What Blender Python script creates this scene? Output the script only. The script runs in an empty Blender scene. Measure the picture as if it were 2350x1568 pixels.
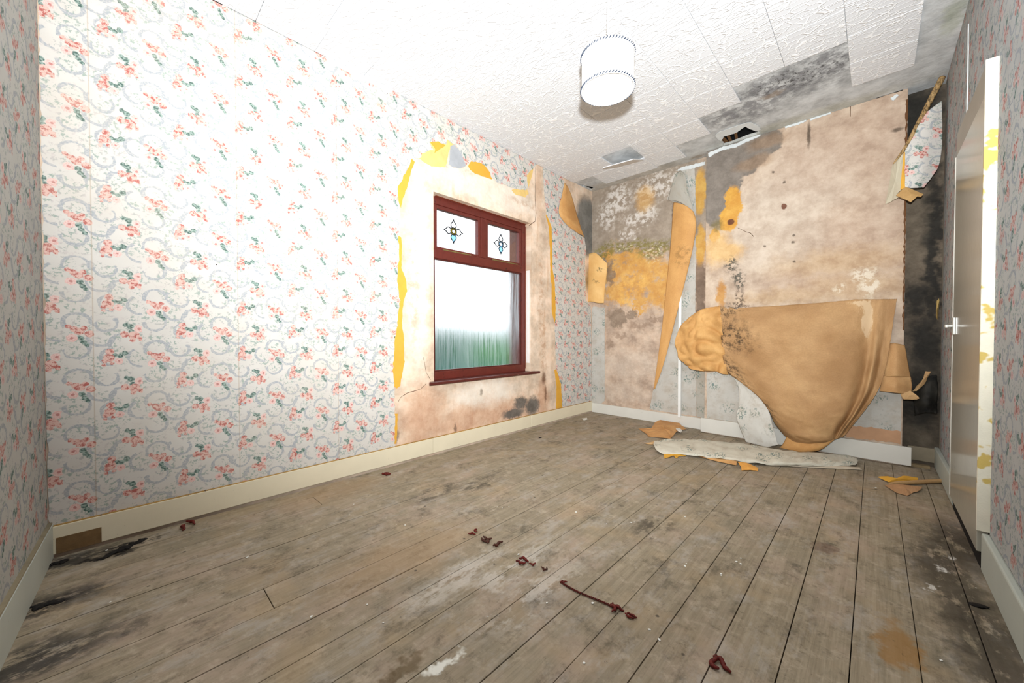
import bpy, bmesh, math, random
from mathutils import Vector, noise as mnoise
from mathutils.geometry import delaunay_2d_cdt

# ------------------------------------------------------------------ camera, world, lights, exposure
sc = bpy.context.scene
COL = sc.collection
cam_d = bpy.data.cameras.new('camera')
cam_d.sensor_fit = 'HORIZONTAL'; cam_d.sensor_width = 36.0
cam_d.lens = 860.0 / 2350.0 * 36.0
cam_d.clip_start = 0.01
cam = bpy.data.objects.new('camera', cam_d); COL.objects.link(cam)
cam.location = (2.504, -4.005, 0.94)
cam.rotation_euler = (math.radians(90 - 0.93), 0, math.radians(44.0))
sc.camera = cam

w = bpy.data.worlds.new('overcast_sky'); sc.world = w; w.use_nodes = True
bg = w.node_tree.nodes['Background']
bg.inputs[0].default_value = (0.90, 0.95, 1.0, 1); bg.inputs[1].default_value = 2.2

# the photographer's flash, on top of the camera, tilted up at the ceiling and the window wall
fl = bpy.data.lights.new('camera_flash', 'SPOT')
fl.energy = 660; fl.spot_size = math.radians(144); fl.spot_blend = 1.0
fl.shadow_soft_size = 0.03; fl.color = (0.94, 0.98, 1.0)
flo = bpy.data.objects.new('camera_flash', fl); COL.objects.link(flo)
flo.location = (2.52, -3.99, 1.16)
flo.rotation_euler = Vector((-0.62, 0.77, 0.52)).to_track_quat('-Z', 'Y').to_euler()

sc.view_settings.view_transform = 'Standard'; sc.view_settings.look = 'None'
sc.view_settings.exposure = 0.0; sc.view_settings.gamma = 1.0
sc.view_settings.use_curve_mapping = False
sc.cycles.max_bounces = 5; sc.cycles.diffuse_bounces = 3; sc.cycles.glossy_bounces = 2; sc.cycles.transmission_bounces = 4; sc.cycles.transparent_max_bounces = 8
sc.cycles.adaptive_threshold = 0.04

H = 2.70                       # room height
RX = 2.845                     # right wall
BY = -0.11                     # front of the chimney breast
BX0, BX1 = 1.33, 2.66          # its sides
rnd = random.Random(7)

# ------------------------------------------------------------------ node helpers
def c(r, g, b):
    f = lambda v: ((v / 255.0) / 12.92 if v / 255.0 <= 0.04045 else ((v / 255.0 + 0.055) / 1.055) ** 2.4)
    return (f(r), f(g), f(b), 1.0)

class G:
    def __init__(s, nt): s.nt = nt
    def n(s, t, **kw):
        nd = s.nt.nodes.new(t)
        for k, v in kw.items(): setattr(nd, k, v)
        return nd
    def put(s, sock, v):
        if v is None: return
        if isinstance(v, bpy.types.NodeSocket): s.nt.links.new(v, sock)
        else:
            if isinstance(v, (tuple, list)) and sock.type == 'VECTOR' and len(v) == 4: v = v[:3]
            sock.default_value = v
    def m(s, op, a, b=None, d=None, clamp=False):
        nd = s.n('ShaderNodeMath', operation=op); nd.use_clamp = clamp
        s.put(nd.inputs[0], a); s.put(nd.inputs[1], b); s.put(nd.inputs[2], d)
        return nd.outputs[0]
    def v(s, op, a, b=None, d=None, sc=None):
        nd = s.n('ShaderNodeVectorMath', operation=op)
        s.put(nd.inputs[0], a); s.put(nd.inputs[1], b); s.put(nd.inputs[2], d)
        if sc is not None: s.put(nd.inputs['Scale'], sc)
        return nd.outputs[1] if op in ('LENGTH', 'DOT_PRODUCT', 'DISTANCE') else nd.outputs[0]
    def mix(s, f, a, b, mode='MIX'):
        nd = s.n('ShaderNodeMix', data_type='RGBA', blend_type=mode)
        s.put(nd.inputs[0], f); s.put(nd.inputs[6], a); s.put(nd.inputs[7], b)
        return nd.outputs[2]
    def step(s, x, lo, hi, a=0.0, b=1.0):
        nd = s.n('ShaderNodeMapRange', interpolation_type='SMOOTHSTEP')
        for i, q in enumerate((x, lo, hi, a, b)): s.put(nd.inputs[i], q)
        return nd.outputs[0]
    def noise(s, vec, scale, detail=2.0, rough=0.5, dist=0.0, col=False):
        nd = s.n('ShaderNodeTexNoise')
        s.put(nd.inputs['Vector'], vec); s.put(nd.inputs['Scale'], scale); s.put(nd.inputs['Detail'], detail)
        s.put(nd.inputs['Roughness'], rough); s.put(nd.inputs['Distortion'], dist)
        return nd.outputs[1 if col else 0]
    def vor(s, vec, scale, feature='F1', out='Distance', rand=1.0):
        nd = s.n('ShaderNodeTexVoronoi', feature=feature)
        s.put(nd.inputs['Vector'], vec); s.put(nd.inputs['Scale'], scale); s.put(nd.inputs['Randomness'], rand)
        return nd.outputs[out]
    def comb(s, x, y, z=0.0):
        nd = s.n('ShaderNodeCombineXYZ')
        for i, q in enumerate((x, y, z)): s.put(nd.inputs[i], q)
        return nd.outputs[0]
    def sep(s, v):
        nd = s.n('ShaderNodeSeparateXYZ'); s.put(nd.inputs[0], v); return nd.outputs
    def pos(s): return s.n('ShaderNodeNewGeometry').outputs['Position']
    def uv(s): return s.n('ShaderNodeTexCoord').outputs['UV']
    def rand(s): return s.n('ShaderNodeObjectInfo').outputs['Random']
    def bump(s, h, strength=0.3, dist=0.002):
        nd = s.n('ShaderNodeBump'); s.put(nd.inputs['Strength'], strength); s.put(nd.inputs['Distance'], dist)
        s.put(nd.inputs['Height'], h); return nd.outputs[0]

def new_mat(name):
    m = bpy.data.materials.new(name); m.use_nodes = True
    nt = m.node_tree; b = nt.nodes['Principled BSDF']
    return m, G(nt), b

def finish(g, b, col, rough=0.8, normal=None, spec=0.3, metal=None):
    g.put(b.inputs['Base Color'], col); g.put(b.inputs['Roughness'], rough)
    g.put(b.inputs['Specular IOR Level'], spec)
    if normal is not None: g.put(b.inputs['Normal'], normal)
    if metal is not None: g.put(b.inputs['Metallic'], metal)

def plain(name, col, var=0.12, scale=14.0, rough=0.7, bumpd=0.0015, spec=0.3, metal=None, specks=None):
    m, g, b = new_mat(name)
    p = g.pos(); nz = g.noise(p, scale, 3.0, 0.6)
    dark = tuple(q * (1 - 2.2 * var) for q in col[:3]) + (1,); lite = tuple(min(1, q * (1 + var)) for q in col[:3]) + (1,)
    o = g.mix(nz, dark, lite)
    if specks:
        sp = g.step(g.noise(p, specks[1], 3.0, 0.7), specks[2], specks[2] + 0.06)
        o = g.mix(sp, o, specks[0])
    finish(g, b, o, rough, g.bump(g.noise(p, scale * 9, 1.0), 0.35, bumpd), spec, metal)
    return m

def blobs_mask(g, q, blobs, soft):
    """q: 2D position (vector socket). blobs: (u, v, ru, rv) ellipses; 1 inside, soft edge."""
    best = None
    for (u, v, ru, rv) in blobs:
        d = g.v('LENGTH', g.v('MULTIPLY', g.v('SUBTRACT', q, (u, v, 0)), (1.0 / ru, 1.0 / rv, 0)))
        best = d if best is None else g.m('MINIMUM', best, d)
    return g.step(best, 1.0 + soft, 1.0 - soft)

def planar(g, axes, src='pos'):
    if src == 'uv': 
        return g.uv()
    x, y, z = g.sep(g.pos())[0:3]; d = {'x': x, 'y': y, 'z': z}
    return g.comb(d[axes[0]], d[axes[1]], 0.0)

def stained(name, base, axes, layers, rough=0.85, var=0.16, vscale=5.0, streak=None, bumpd=0.003, src='pos', spec=0.2, mottle=0.30):
    """Plaster or paper with stains of their own shapes: layers of noise-edged blobs over a mottled base."""
    m, g, b = new_mat(name)
    p = planar(g, axes, src)
    big = g.noise(p, vscale, 3.0, 0.62)
    dark = tuple(q * (1 - 1.8 * var) for q in base[:3]) + (1,); lite = tuple(min(1, q * (1 + var)) for q in base[:3]) + (1,)
    col = g.mix(g.step(big, 0.3, 0.7), dark, lite)
    if streak:
        st = g.noise(g.v('MULTIPLY', p, (16.0, 1.6, 1)), 1.0, 4.0, 0.6)
        col = g.mix(g.m('MULTIPLY', g.step(st, streak[1], streak[1] + 0.16), streak[2]), col, streak[0])
    warpn = {}
    for L in layers:
        ws, wa = L.get('wscale', 7.0), L.get('warp', 0.06)
        if ws not in warpn:
            warpn[ws] = g.v('SUBTRACT', g.noise(p, ws, 3.0, 0.68, col=True), (0.5, 0.5, 0.5))
        q = g.v('ADD', p, g.v('SCALE', warpn[ws], sc=wa * 2.0))
        mk = blobs_mask(g, q, L['blobs'], L.get('soft', 0.12))
        if 'break' in L:
            bs, bt, bw = L['break']
            mk = g.m('MULTIPLY', mk, g.step(g.noise(p, bs, 4.0, 0.7), bt, bt + bw))
        col = g.mix(g.m('MULTIPLY', mk, L.get('op', 1.0)), col, L['col'])
    mot = g.noise(p, 8.0, 5.0, 0.75)
    col = g.mix(mottle, col, g.mix(g.step(mot, 0.30, 0.70), (0.12, 0.11, 0.10, 1), (1, 0.98, 0.96, 1)), 'SOFT_LIGHT')
    fine = g.noise(p, 42.0, 4.0, 0.7)
    col = g.mix(0.22, col, g.mix(fine, (0.25, 0.23, 0.21, 1), (1, 1, 1, 1)), 'OVERLAY')
    finish(g, b, col, rough, g.bump(g.noise(p, 30.0, 2.0, 0.65), 0.5, bumpd), spec)
    return m

# ------------------------------------------------------------------ the floral wallpaper print
def floral_group():
    ng = bpy.data.node_groups.new('floral_print', 'ShaderNodeTree')
    ng.interface.new_socket('Vector', in_out='INPUT', socket_type='NodeSocketVector')
    ng.interface.new_socket('Color', in_out='OUTPUT', socket_type='NodeSocketColor')
    g = G(ng); gi = g.n('NodeGroupInput'); go = g.n('NodeGroupOutput')
    PU, PV, U0 = 0.25, 0.2465, 0.055
    uvw = gi.outputs[0]
    wob = g.v('SUBTRACT', g.noise(uvw, 75.0, 1.0, 0.5, col=True), (0.5, 0.5, 0.5))
    x, y, _ = g.sep(g.v('ADD', uvw, g.v('SCALE', wob, sc=0.0075)))[0:3]
    u = g.m('DIVIDE', g.m('ADD', x, 4.14 + U0), PU)
    k = g.m('FLOOR', u)
    fu = g.m('SUBTRACT', g.m('MULTIPLY', g.m('SUBTRACT', u, k), PU), U0)
    fv = g.m('SUBTRACT', g.m('SUBTRACT', y, 0.953), g.m('MULTIPLY', k, PV * 0.5))
    q = g.comb(fu, fv, 0.0)
    def delta(cx, cy):
        return g.v('WRAP', g.v('SUBTRACT', q, (cx, cy, 0)), (1, PV / 2, 1), (-1, -PV / 2, -1))
    def discs(lst):
        best = None
        for cx, cy, r in lst:
            d = g.m('SUBTRACT', g.v('LENGTH', delta(cx, cy)), r)
            best = d if best is None else g.m('MINIMUM', best, d)
        return best
    def arcs(lst):
        best = None
        for cx, cy, R, dx, dy, t in lst:
            de = delta(cx, cy)
            ring = g.m('ABSOLUTE', g.m('SUBTRACT', g.v('LENGTH', de), R))
            cut = g.m('SUBTRACT', t * R, g.v('DOT_PRODUCT', de, (dx, dy, 0)))
            d = g.m('MAXIMUM', ring, cut)
            best = d if best is None else g.m('MINIMUM', best, d)
        return best
    # ribbons
    rb = arcs([(-0.006, 0.044, 0.040, -0.2, 0.98, -0.1), (0.080, 0.041, 0.034, 0.25, -0.97, -0.25),
               (-0.010, -0.074, 0.038, 0.35, -0.94, -0.25), (0.064, -0.018, 0.042, 0.1, -0.99, -0.05),
               (0.135, -0.052, 0.046, -0.62, 0.78, 0.45), (0.190, 0.130, 0.042, -0.75, -0.66, -0.1),
               (0.096, 0.135, 0.036, -1.0, 0.0, 0.0), (0.052, 0.052, 0.022, -0.9, -0.3, 0.5)])
    wid = g.m('MULTIPLY_ADD', g.noise(uvw, 24.0, 0.0), 0.0105, -0.0002)
    rmask = g.step(g.m('SUBTRACT', rb, wid), 0.0016, -0.0008)
    hatch = g.step(g.noise(uvw, 140.0, 0.0), 0.28, 0.66, 0.48, 1.0)
    # flowers
    pink = discs([(-0.014, 0.014, 0.013), (-0.001, 0.005, 0.0155), (0.014, 0.019, 0.010), (0.029, -0.006, 0.0145), (-0.031, 0.025, 0.009),
                  (0.090, 0.160, 0.014), (0.086, 0.131, 0.018), (0.074, 0.117, 0.010), (0.072, 0.100, 0.007), (0.096, 0.106, 0.007),
                  (0.137, -0.008, 0.0145), (0.168, -0.013, 0.019), (0.191, -0.028, 0.011), (0.163, -0.035, 0.010)])
    pale = discs([(-0.022, -0.025, 0.0165), (0.118, 0.115, 0.0145), (0.185, 0.018, 0.0165)])
    green = discs([(0.004, -0.026, 0.0105), (0.012, -0.043, 0.0095), (0.021, -0.055, 0.008),
                   (0.106, 0.143, 0.009), (0.122, 0.139, 0.0095), (0.138, 0.151, 0.011),
                   (0.156, 0.028, 0.012), (0.160, 0.006, 0.010), (0.141, 0.036, 0.009)])
    base = g.mix(g.noise(uvw, 9.0, 1.0), c(208, 202, 193), c(220, 215, 208))
    spr = g.noise(uvw, 66.0, 2.0, 0.72)
    area = g.step(g.noise(uvw, 16.0, 1.0), 0.40, 0.56)
    sprig = g.m('MULTIPLY', g.m('MULTIPLY', g.step(spr, 0.50, 0.62), area), 0.75)
    col = g.mix(sprig, base, g.mix(area, c(185, 150, 165), c(140, 160, 150)))
    col = g.mix(g.m('MULTIPLY', rmask, hatch), col, c(170, 173, 177))
    pv = g.vor(uvw, 260.0)
    col = g.mix(g.m('MULTIPLY', g.step(green, 0.0015, -0.0015), 0.92), col, g.mix(g.step(g.noise(uvw, 130.0, 0.0), 0.3, 0.7), c(58, 92, 84), c(150, 170, 160)))
    col = g.mix(g.step(pink, 0.0016, -0.0012), col, g.mix(g.step(g.m('ADD', g.noise(uvw, 70.0, 1.0), g.m('MULTIPLY', g.m('SUBTRACT', pv, 0.4), 0.35)), 0.36, 0.64), c(184, 104, 96), c(226, 188, 176)))
    pcol = g.mix(g.step(pale, -0.0095, -0.0125), g.mix(pv, c(238, 214, 206), c(222, 170, 162)), c(196, 136, 130))
    col = g.mix(g.step(pale, 0.001, -0.001), col, pcol)
    g.put(go.inputs[0], col)
    return ng

FLORAL = floral_group()
def floral_mat(name, dirt=None, dirt_amt=0.3, seams=(), spots=True, shade_tint=None):
    m, g, b = new_mat(name)
    uv = g.uv()
    gn = g.n('ShaderNodeGroup'); gn.node_tree = FLORAL
    g.put(gn.inputs[0], uv); col = gn.outputs[0]
    if shade_tint: col = g.mix(1.0, col, shade_tint, 'MULTIPLY')
    for s in seams:
        xs, _, _ = g.sep(uv)[0:3]
        dd = g.m('ABSOLUTE', g.m('SUBTRACT', xs, s))
        col = g.mix(g.m('MULTIPLY', g.step(dd, 0.003, 0.0008), 0.35), col, c(160, 130, 90))
    if dirt:
        d = g.step(g.noise(g.pos(), 3.0, 4.0, 0.6), 0.45, 0.75)
        col = g.mix(g.m('MULTIPLY', d, dirt_amt), col, dirt)
    if spots:
        v = g.vor(uv, 5.5); col = g.mix(g.step(v, 0.022, 0.012), col, c(60, 48, 40))
    finish(g, b, col, 0.75, None, 0.25)
    return m

def leaf_paper(name, base=(212, 207, 198), dirt=0.5, sprig=(96, 122, 122)):
    """older wallpaper: grey-white with blue-green leaf sprigs, mould-speckled"""
    m, g, b = new_mat(name)
    uv = g.uv()
    wp = g.v('ADD', uv, g.v('SCALE', g.v('SUBTRACT', g.noise(uv, 30.0, 3.0, col=True), (0.5, 0.5, 0.5)), sc=0.05))
    cell = g.vor(wp, 7.5, rand=0.75)
    clus = g.step(cell, 0.52, 0.26)
    tilt = g.v('MULTIPLY', wp, (2.0, 1.0, 1.0))
    lf = g.vor(tilt, 46.0)
    leaf = g.m('MULTIPLY', g.step(lf, 0.50, 0.34), clus)
    bs = g.mix(g.noise(uv, 6.0, 4.0), c(*[int(v * 0.86) for v in base]), c(*base))
    col = g.mix(g.m('MULTIPLY', leaf, 0.9), bs, g.mix(g.step(g.noise(uv, 60.0), 0.35, 0.65), c(*sprig), c(140, 152, 136)))
    haze = g.m('MULTIPLY', g.step(g.noise(uv, 9.0, 5.0, 0.7), 0.42, 0.72), 0.45)
    col = g.mix(haze, col, c(168, 150, 128))
    dm = g.m('MULTIPLY', g.step(g.noise(uv, 12.0, 6.0, 0.75), 0.56, 0.78), dirt)
    col = g.mix(dm, col, c(74, 66, 54))
    finish(g, b, col, 0.8, g.bump(g.noise(uv, 60.0, 3.0), 0.3, 0.001), 0.25)
    return m

def kraft(name, base, dark, dirt_blobs=(), dirt_col=(40, 32, 24), pale_blobs=(), dirt_op=0.85, vs=5.0):
    """brown paper backing, seen in sheet coordinates (metres)"""
    m, g, b = new_mat(name)
    uv = g.uv()
    nz = g.noise(uv, vs, 5.0, 0.6)
    col = g.mix(g.step(nz, 0.32, 0.72), c(*dark), c(*base))
    col = g.mix(0.25, col, g.mix(g.noise(uv, 160.0, 3.0, 0.7), (0.2, 0.2, 0.2, 1), (1, 1, 1, 1)), 'OVERLAY')
    q = g.v('ADD', uv, g.v('SCALE', g.v('SUBTRACT', g.noise(uv, 14.0, 6.0, 0.75, col=True), (0.5, 0.5, 0.5)), sc=0.16))
    if pale_blobs:
        col = g.mix(g.m('MULTIPLY', blobs_mask(g, q, pale_blobs, 0.15), 0.6), col, c(232, 205, 168))
    if dirt_blobs:
        mk = g.m('MULTIPLY', blobs_mask(g, q, dirt_blobs, 0.5), g.step(g.noise(uv, 30.0, 6.0, 0.8), 0.44, 0.60))
        col = g.mix(g.m('MULTIPLY', mk, dirt_op), col, c(*dirt_col))
    finish(g, b, col, 0.7, g.bump(g.noise(uv, 9.0, 5.0, 0.6), 0.35, 0.006), 0.3)
    return m

# ------------------------------------------------------------------ mesh helpers
def tag(o, label=None, cat=None, group=None, kind=None):
    if label: o['label'] = label
    if cat: o['category'] = cat
    if group: o['group'] = group
    if kind: o['kind'] = kind
    return o

def link(name, me, mat=None, parent=None, smooth=False):
    if mat is not None and not me.materials: me.materials.append(mat)
    if smooth:
        for f in me.polygons: f.use_smooth = True
    o = bpy.data.objects.new(name, me); COL.objects.link(o)
    if parent is not None: o.parent = parent
    return o

def empty(name, loc=(0, 0, 0)):
    o = bpy.data.objects.new(name, None); COL.objects.link(o); o.location = loc; o.empty_display_size = 0.05
    return o

def bm_obj(name, bm, mat, parent=None, smooth=False):
    bmesh.ops.recalc_face_normals(bm, faces=bm.faces)
    me = bpy.data.meshes.new(name); bm.to_mesh(me); bm.free()
    return link(name, me, mat, parent, smooth)

def add_box(bm, x0, x1, y0, y1, z0, z1, bev=0.0):
    vs = [bm.verts.new(p) for p in ((x0, y0, z0), (x1, y0, z0), (x1, y1, z0), (x0, y1, z0), (x0, y0, z1), (x1, y0, z1), (x1, y1, z1), (x0, y1, z1))]
    fs = [bm.faces.new([vs[i] for i in q]) for q in ((3, 2, 1, 0), (4, 5, 6, 7), (0, 1, 5, 4), (1, 2, 6, 5), (2, 3, 7, 6), (3, 0, 4, 7))]
    if bev:
        bmesh.ops.bevel(bm, geom=list({e for f in fs for e in f.edges}), offset=bev, segments=2, profile=0.6, affect='EDGES')

def box(name, x0, x1, y0, y1, z0, z1, mat, parent=None, bev=0.0):
    bm = bmesh.new(); add_box(bm, x0, x1, y0, y1, z0, z1, bev)
    return bm_obj(name, bm, mat, parent)

def prism(name, poly, z0, z1, mat, parent=None):
    bm = bmesh.new()
    a = [bm.verts.new((x, y, z0)) for x, y in poly]; b = [bm.verts.new((x, y, z1)) for x, y in poly]
    bm.faces.new(a[::-1]); bm.faces.new(b)
    for i in range(len(poly)):
        j = (i + 1) % len(poly); bm.faces.new((a[i], a[j], b[j], b[i]))
    return bm_obj(name, bm, mat, parent)

def tube(bm, pts, r, n=6, caps=True, taper=None):
    pts = [Vector(p) for p in pts]; rings = []
    for i, p in enumerate(pts):
        t = (pts[min(i + 1, len(pts) - 1)] - pts[max(i - 1, 0)]).normalized()
        a = t.cross(Vector((0, 0, 1)))
        if a.length < 1e-3: a = t.cross(Vector((1, 0, 0)))
        a.normalize(); b = t.cross(a); rr = r if taper is None else r * taper[i]
        rings.append([bm.verts.new(p + (a * math.cos(2 * math.pi * k / n) + b * math.sin(2 * math.pi * k / n)) * rr) for k in range(n)])
    for i in range(len(rings) - 1):
        for k in range(n):
            bm.faces.new((rings[i][k], rings[i][(k + 1) % n], rings[i + 1][(k + 1) % n], rings[i + 1][k]))
    if caps:
        bm.faces.new(rings[0][::-1]); bm.faces.new(rings[-1])

def to3(plane, u, v, off):
    if plane == 'WIN': return (off, u, v)
    if plane == 'BACK': return (u, -off, v)
    if plane == 'BREAST': return (u, BY - off, v)
    if plane == 'RIGHT': return (RX - off, u, v)
    if plane == 'NEAR': return (u, -4.24 - 0.045 * u + off, v)
    if plane == 'CEIL': return (u, v, H - off)
    return (u, v, off)

def torn(pts, step, amp, seed):
    r = random.Random(seed); out = []
    for i, p in enumerate(pts):
        q = pts[(i + 1) % len(pts)]
        L = math.hypot(q[0] - p[0], q[1] - p[1]); n = max(1, int(L / step)) if amp > 0 else 1
        nx, ny = ((q[1] - p[1]) / L, -(q[0] - p[0]) / L) if L > 1e-6 else (0, 0)
        for k in range(n):
            t = k / n; a = amp * (r.random() - 0.5) * 2 if (k or amp) else 0
            out.append((p[0] + (q[0] - p[0]) * t + nx * a, p[1] + (q[1] - p[1]) * t + ny * a))
    return out

def sheet(name, plane, pts, off, mat, parent=None, th=0.0012, amp=0.004, step=0.018, seed=1, lim=None, straight=()):
    """a flat piece of paper or plaster skin on a wall, torn outline, real thickness; UVs in metres"""
    pp = torn(pts, step, amp, seed)
    if lim: pp = [(min(max(u, lim[0]), lim[1]), min(max(v, lim[2]), lim[3])) for u, v in pp]
    q = [pp[0]]
    for p in pp[1:]:
        if math.hypot(p[0] - q[-1][0], p[1] - q[-1][1]) > 5e-4: q.append(p)
    n = len(q)
    vs, _, tris, _, _, _ = delaunay_2d_cdt([Vector(p) for p in q], [(i, (i + 1) % n) for i in range(n)], [], 1, 1e-5)
    bm = bmesh.new(); uvl = bm.loops.layers.uv.new('UVMap'); uvd = {}
    f = [bm.verts.new(to3(plane, p.x, p.y, off)) for p in vs]; b = [bm.verts.new(to3(plane, p.x, p.y, off - th)) for p in vs]
    for p, a_, b_ in zip(vs, f, b): uvd[a_] = (p.x, p.y); uvd[b_] = (p.x, p.y)
    cnt = {}
    for t in tris:
        bm.faces.new([f[i] for i in t]); bm.faces.new([b[i] for i in t[::-1]])
        for i in range(len(t)):
            e = (t[i], t[(i + 1) % len(t)]); cnt[e] = 1
    for (i, j) in list(cnt):
        if (j, i) not in cnt: bm.faces.new((f[j], f[i], b[i], b[j]))
    for fc in bm.faces:
        for l in fc.loops: l[uvl].uv = uvd[l.vert]
    nrm = Vector(to3(plane, 0, 0, 1)) - Vector(to3(plane, 0, 0, 0))
    bm.normal_update()
    ff_ = [fc for fc in bm.faces if all(v in set(f) for v in fc.verts)][:1] if len(f) < 60 else [next(fc for fc in bm.faces)]
    if ff_ and ff_[0].normal.dot(nrm) < 0: bmesh.ops.reverse_faces(bm, faces=bm.faces)
    me = bpy.data.meshes.new(name); bm.to_mesh(me); bm.free()
    return link(name, me, mat, parent)

def cat(p0, p1, p2, p3, t):
    return 0.5 * ((2 * p1) + (p2 - p0) * t + (2 * p0 - 5 * p1 + 4 * p2 - p3) * t * t + (3 * p1 - p0 - 3 * p2 + p3) * t * t * t)
def spline(pts, n):
    P_ = [Vector(p) for p in pts]; out = []
    for k in range(n + 1):
        s = k / n * (len(P_) - 1); i = min(int(s), len(P_) - 2); t = s - i
        g_ = lambda j: P_[min(max(j, 0), len(P_) - 1)]
        out.append(cat(g_(i - 1), g_(i), g_(i + 1), g_(i + 2), t))
    return out

def loft(name, rows, nu, nv, mat, parent=None, th=0.0016, amp=0.0, nsc=8.0, crump=0.0, axis=(0, -1, 0), seed=0, uvsize=None, edge=0.0, zmin=None):
    """a bent sheet through rows of points; wrinkles along axis; solid"""
    cross = [spline(r, nu) for r in rows]
    cols = [spline([cr[i] for cr in cross], nv) for i in range(nu + 1)]
    ax = Vector(axis); bm = bmesh.new(); uvl = bm.loops.layers.uv.new('UVMap'); uvd = {}
    W_ = uvsize[0] if uvsize else 1.0; H_ = uvsize[1] if uvsize else 1.0
    r = random.Random(seed); grid = []
    for j in range(nv + 1):
        line = []
        for i in range(nu + 1):
            p = cols[i][j].copy(); q = p * nsc + Vector((seed * 3.1, seed, 0))
            d = amp * mnoise.noise(q) + crump * (abs(mnoise.noise(q * 2.3)) - 0.22)
            p += ax * d
            if edge and (i in (0, nu) or j in (0, nv)):
                p += Vector(((r.random() - 0.5) * edge, 0, (r.random() - 0.5) * edge))
            if zmin is not None: p.z = max(p.z, zmin)
            v = bm.verts.new(p); uvd[v] = (i / nu * W_, (1 - j / nv) * H_); line.append(v)
        grid.append(line)
    for j in range(nv):
        for i in range(nu):
            f = bm.faces.new((grid[j][i], grid[j][i + 1], grid[j + 1][i + 1], grid[j + 1][i]))
            for l in f.loops: l[uvl].uv = uvd[l.vert]
    bmesh.ops.recalc_face_normals(bm, faces=bm.faces)
    me = bpy.data.meshes.new(name); bm.to_mesh(me); bm.free()
    o = link(name, me, mat, parent, True)
    md = o.modifiers.new('thickness', 'SOLIDIFY'); md.thickness = th; md.offset = 0
    return o

def scrap(name, outline, centre, mat, parent=None, rings=4, amp=0.004, th=0.0015, sub=3, seed=0, zmin=None, smooth=False, uvax=(0, 2)):
    """a small torn piece of paper: rings from a raised centre out to a 3D outline"""
    pts = []
    n = len(outline); r = random.Random(seed)
    for i in range(n):
        a, b = Vector(outline[i]), Vector(outline[(i + 1) % n])
        for k in range(sub):
            p = a.lerp(b, k / sub)
            if k: p += Vector((r.random() - 0.5, r.random() - 0.5, r.random() - 0.5)) * amp
            pts.append(p)
    C_ = Vector(centre); bm = bmesh.new(); uvl = bm.loops.layers.uv.new('UVMap')
    prev = None; c0 = bm.verts.new(C_)
    for k in range(1, rings + 1):
        t = k / rings; ring = []
        for p in pts:
            q = C_.lerp(p, t)
            if k < rings: q += Vector((0, 0, 1)) * amp * 2 * mnoise.noise(q * 30) + Vector((0, -1, 0)) * amp * mnoise.noise(q * 22 + Vector((5, 0, 0)))
            if zmin is not None: q.z = max(q.z, zmin)
            ring.append(bm.verts.new(q))
        for i in range(len(pts)):
            j = (i + 1) % len(pts)
            if prev is None: bm.faces.new((c0, ring[i], ring[j]))
            else: bm.faces.new((prev[i], ring[i], ring[j], prev[j]))
        prev = ring
    for f in bm.faces:
        for l in f.loops: l[uvl].uv = (l.vert.co[uvax[0]], l.vert.co[uvax[1]])
    bmesh.ops.recalc_face_normals(bm, faces=bm.faces)
    me = bpy.data.meshes.new(name); bm.to_mesh(me); bm.free()
    o = link(name, me, mat, parent, smooth)
    md = o.modifiers.new('thickness', 'SOLIDIFY'); md.thickness = th; md.offset = 0
    return o

# ------------------------------------------------------------------ materials of the shell
BLACK = plain('shade_and_blocker_black', c(14, 12, 11), 0.2, 9.0, 0.95)
PAINT = plain('skirting_cream_paint', c(236, 224, 196), 0.05, 6.0, 0.45, 0.001, 0.4, specks=(c(110, 86, 58), 46.0, 0.70))
PAINT_W = plain('skirting_white_paint', c(226, 222, 212), 0.05, 6.0, 0.5, 0.001, 0.4, specks=(c(140, 120, 96), 40.0, 0.72))
PAINT_G = plain('skirting_grey_paint', c(186, 190, 180), 0.06, 6.0, 0.5, 0.001, 0.4, specks=(c(120, 104, 80), 40.0, 0.70))
YELLOW = plain('yellow_backing', c(230, 172, 66), 0.10, 9.0, 0.85)
YELLOW_P = plain('pale_yellow_backing', c(244, 206, 130), 0.14, 14.0, 0.85)
GREYSKIM = plain('grey_filler', c(176, 178, 182), 0.12, 16.0, 0.9)
RUST = plain('brown_edge', c(120, 84, 48), 0.2, 20.0, 0.8)

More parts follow.
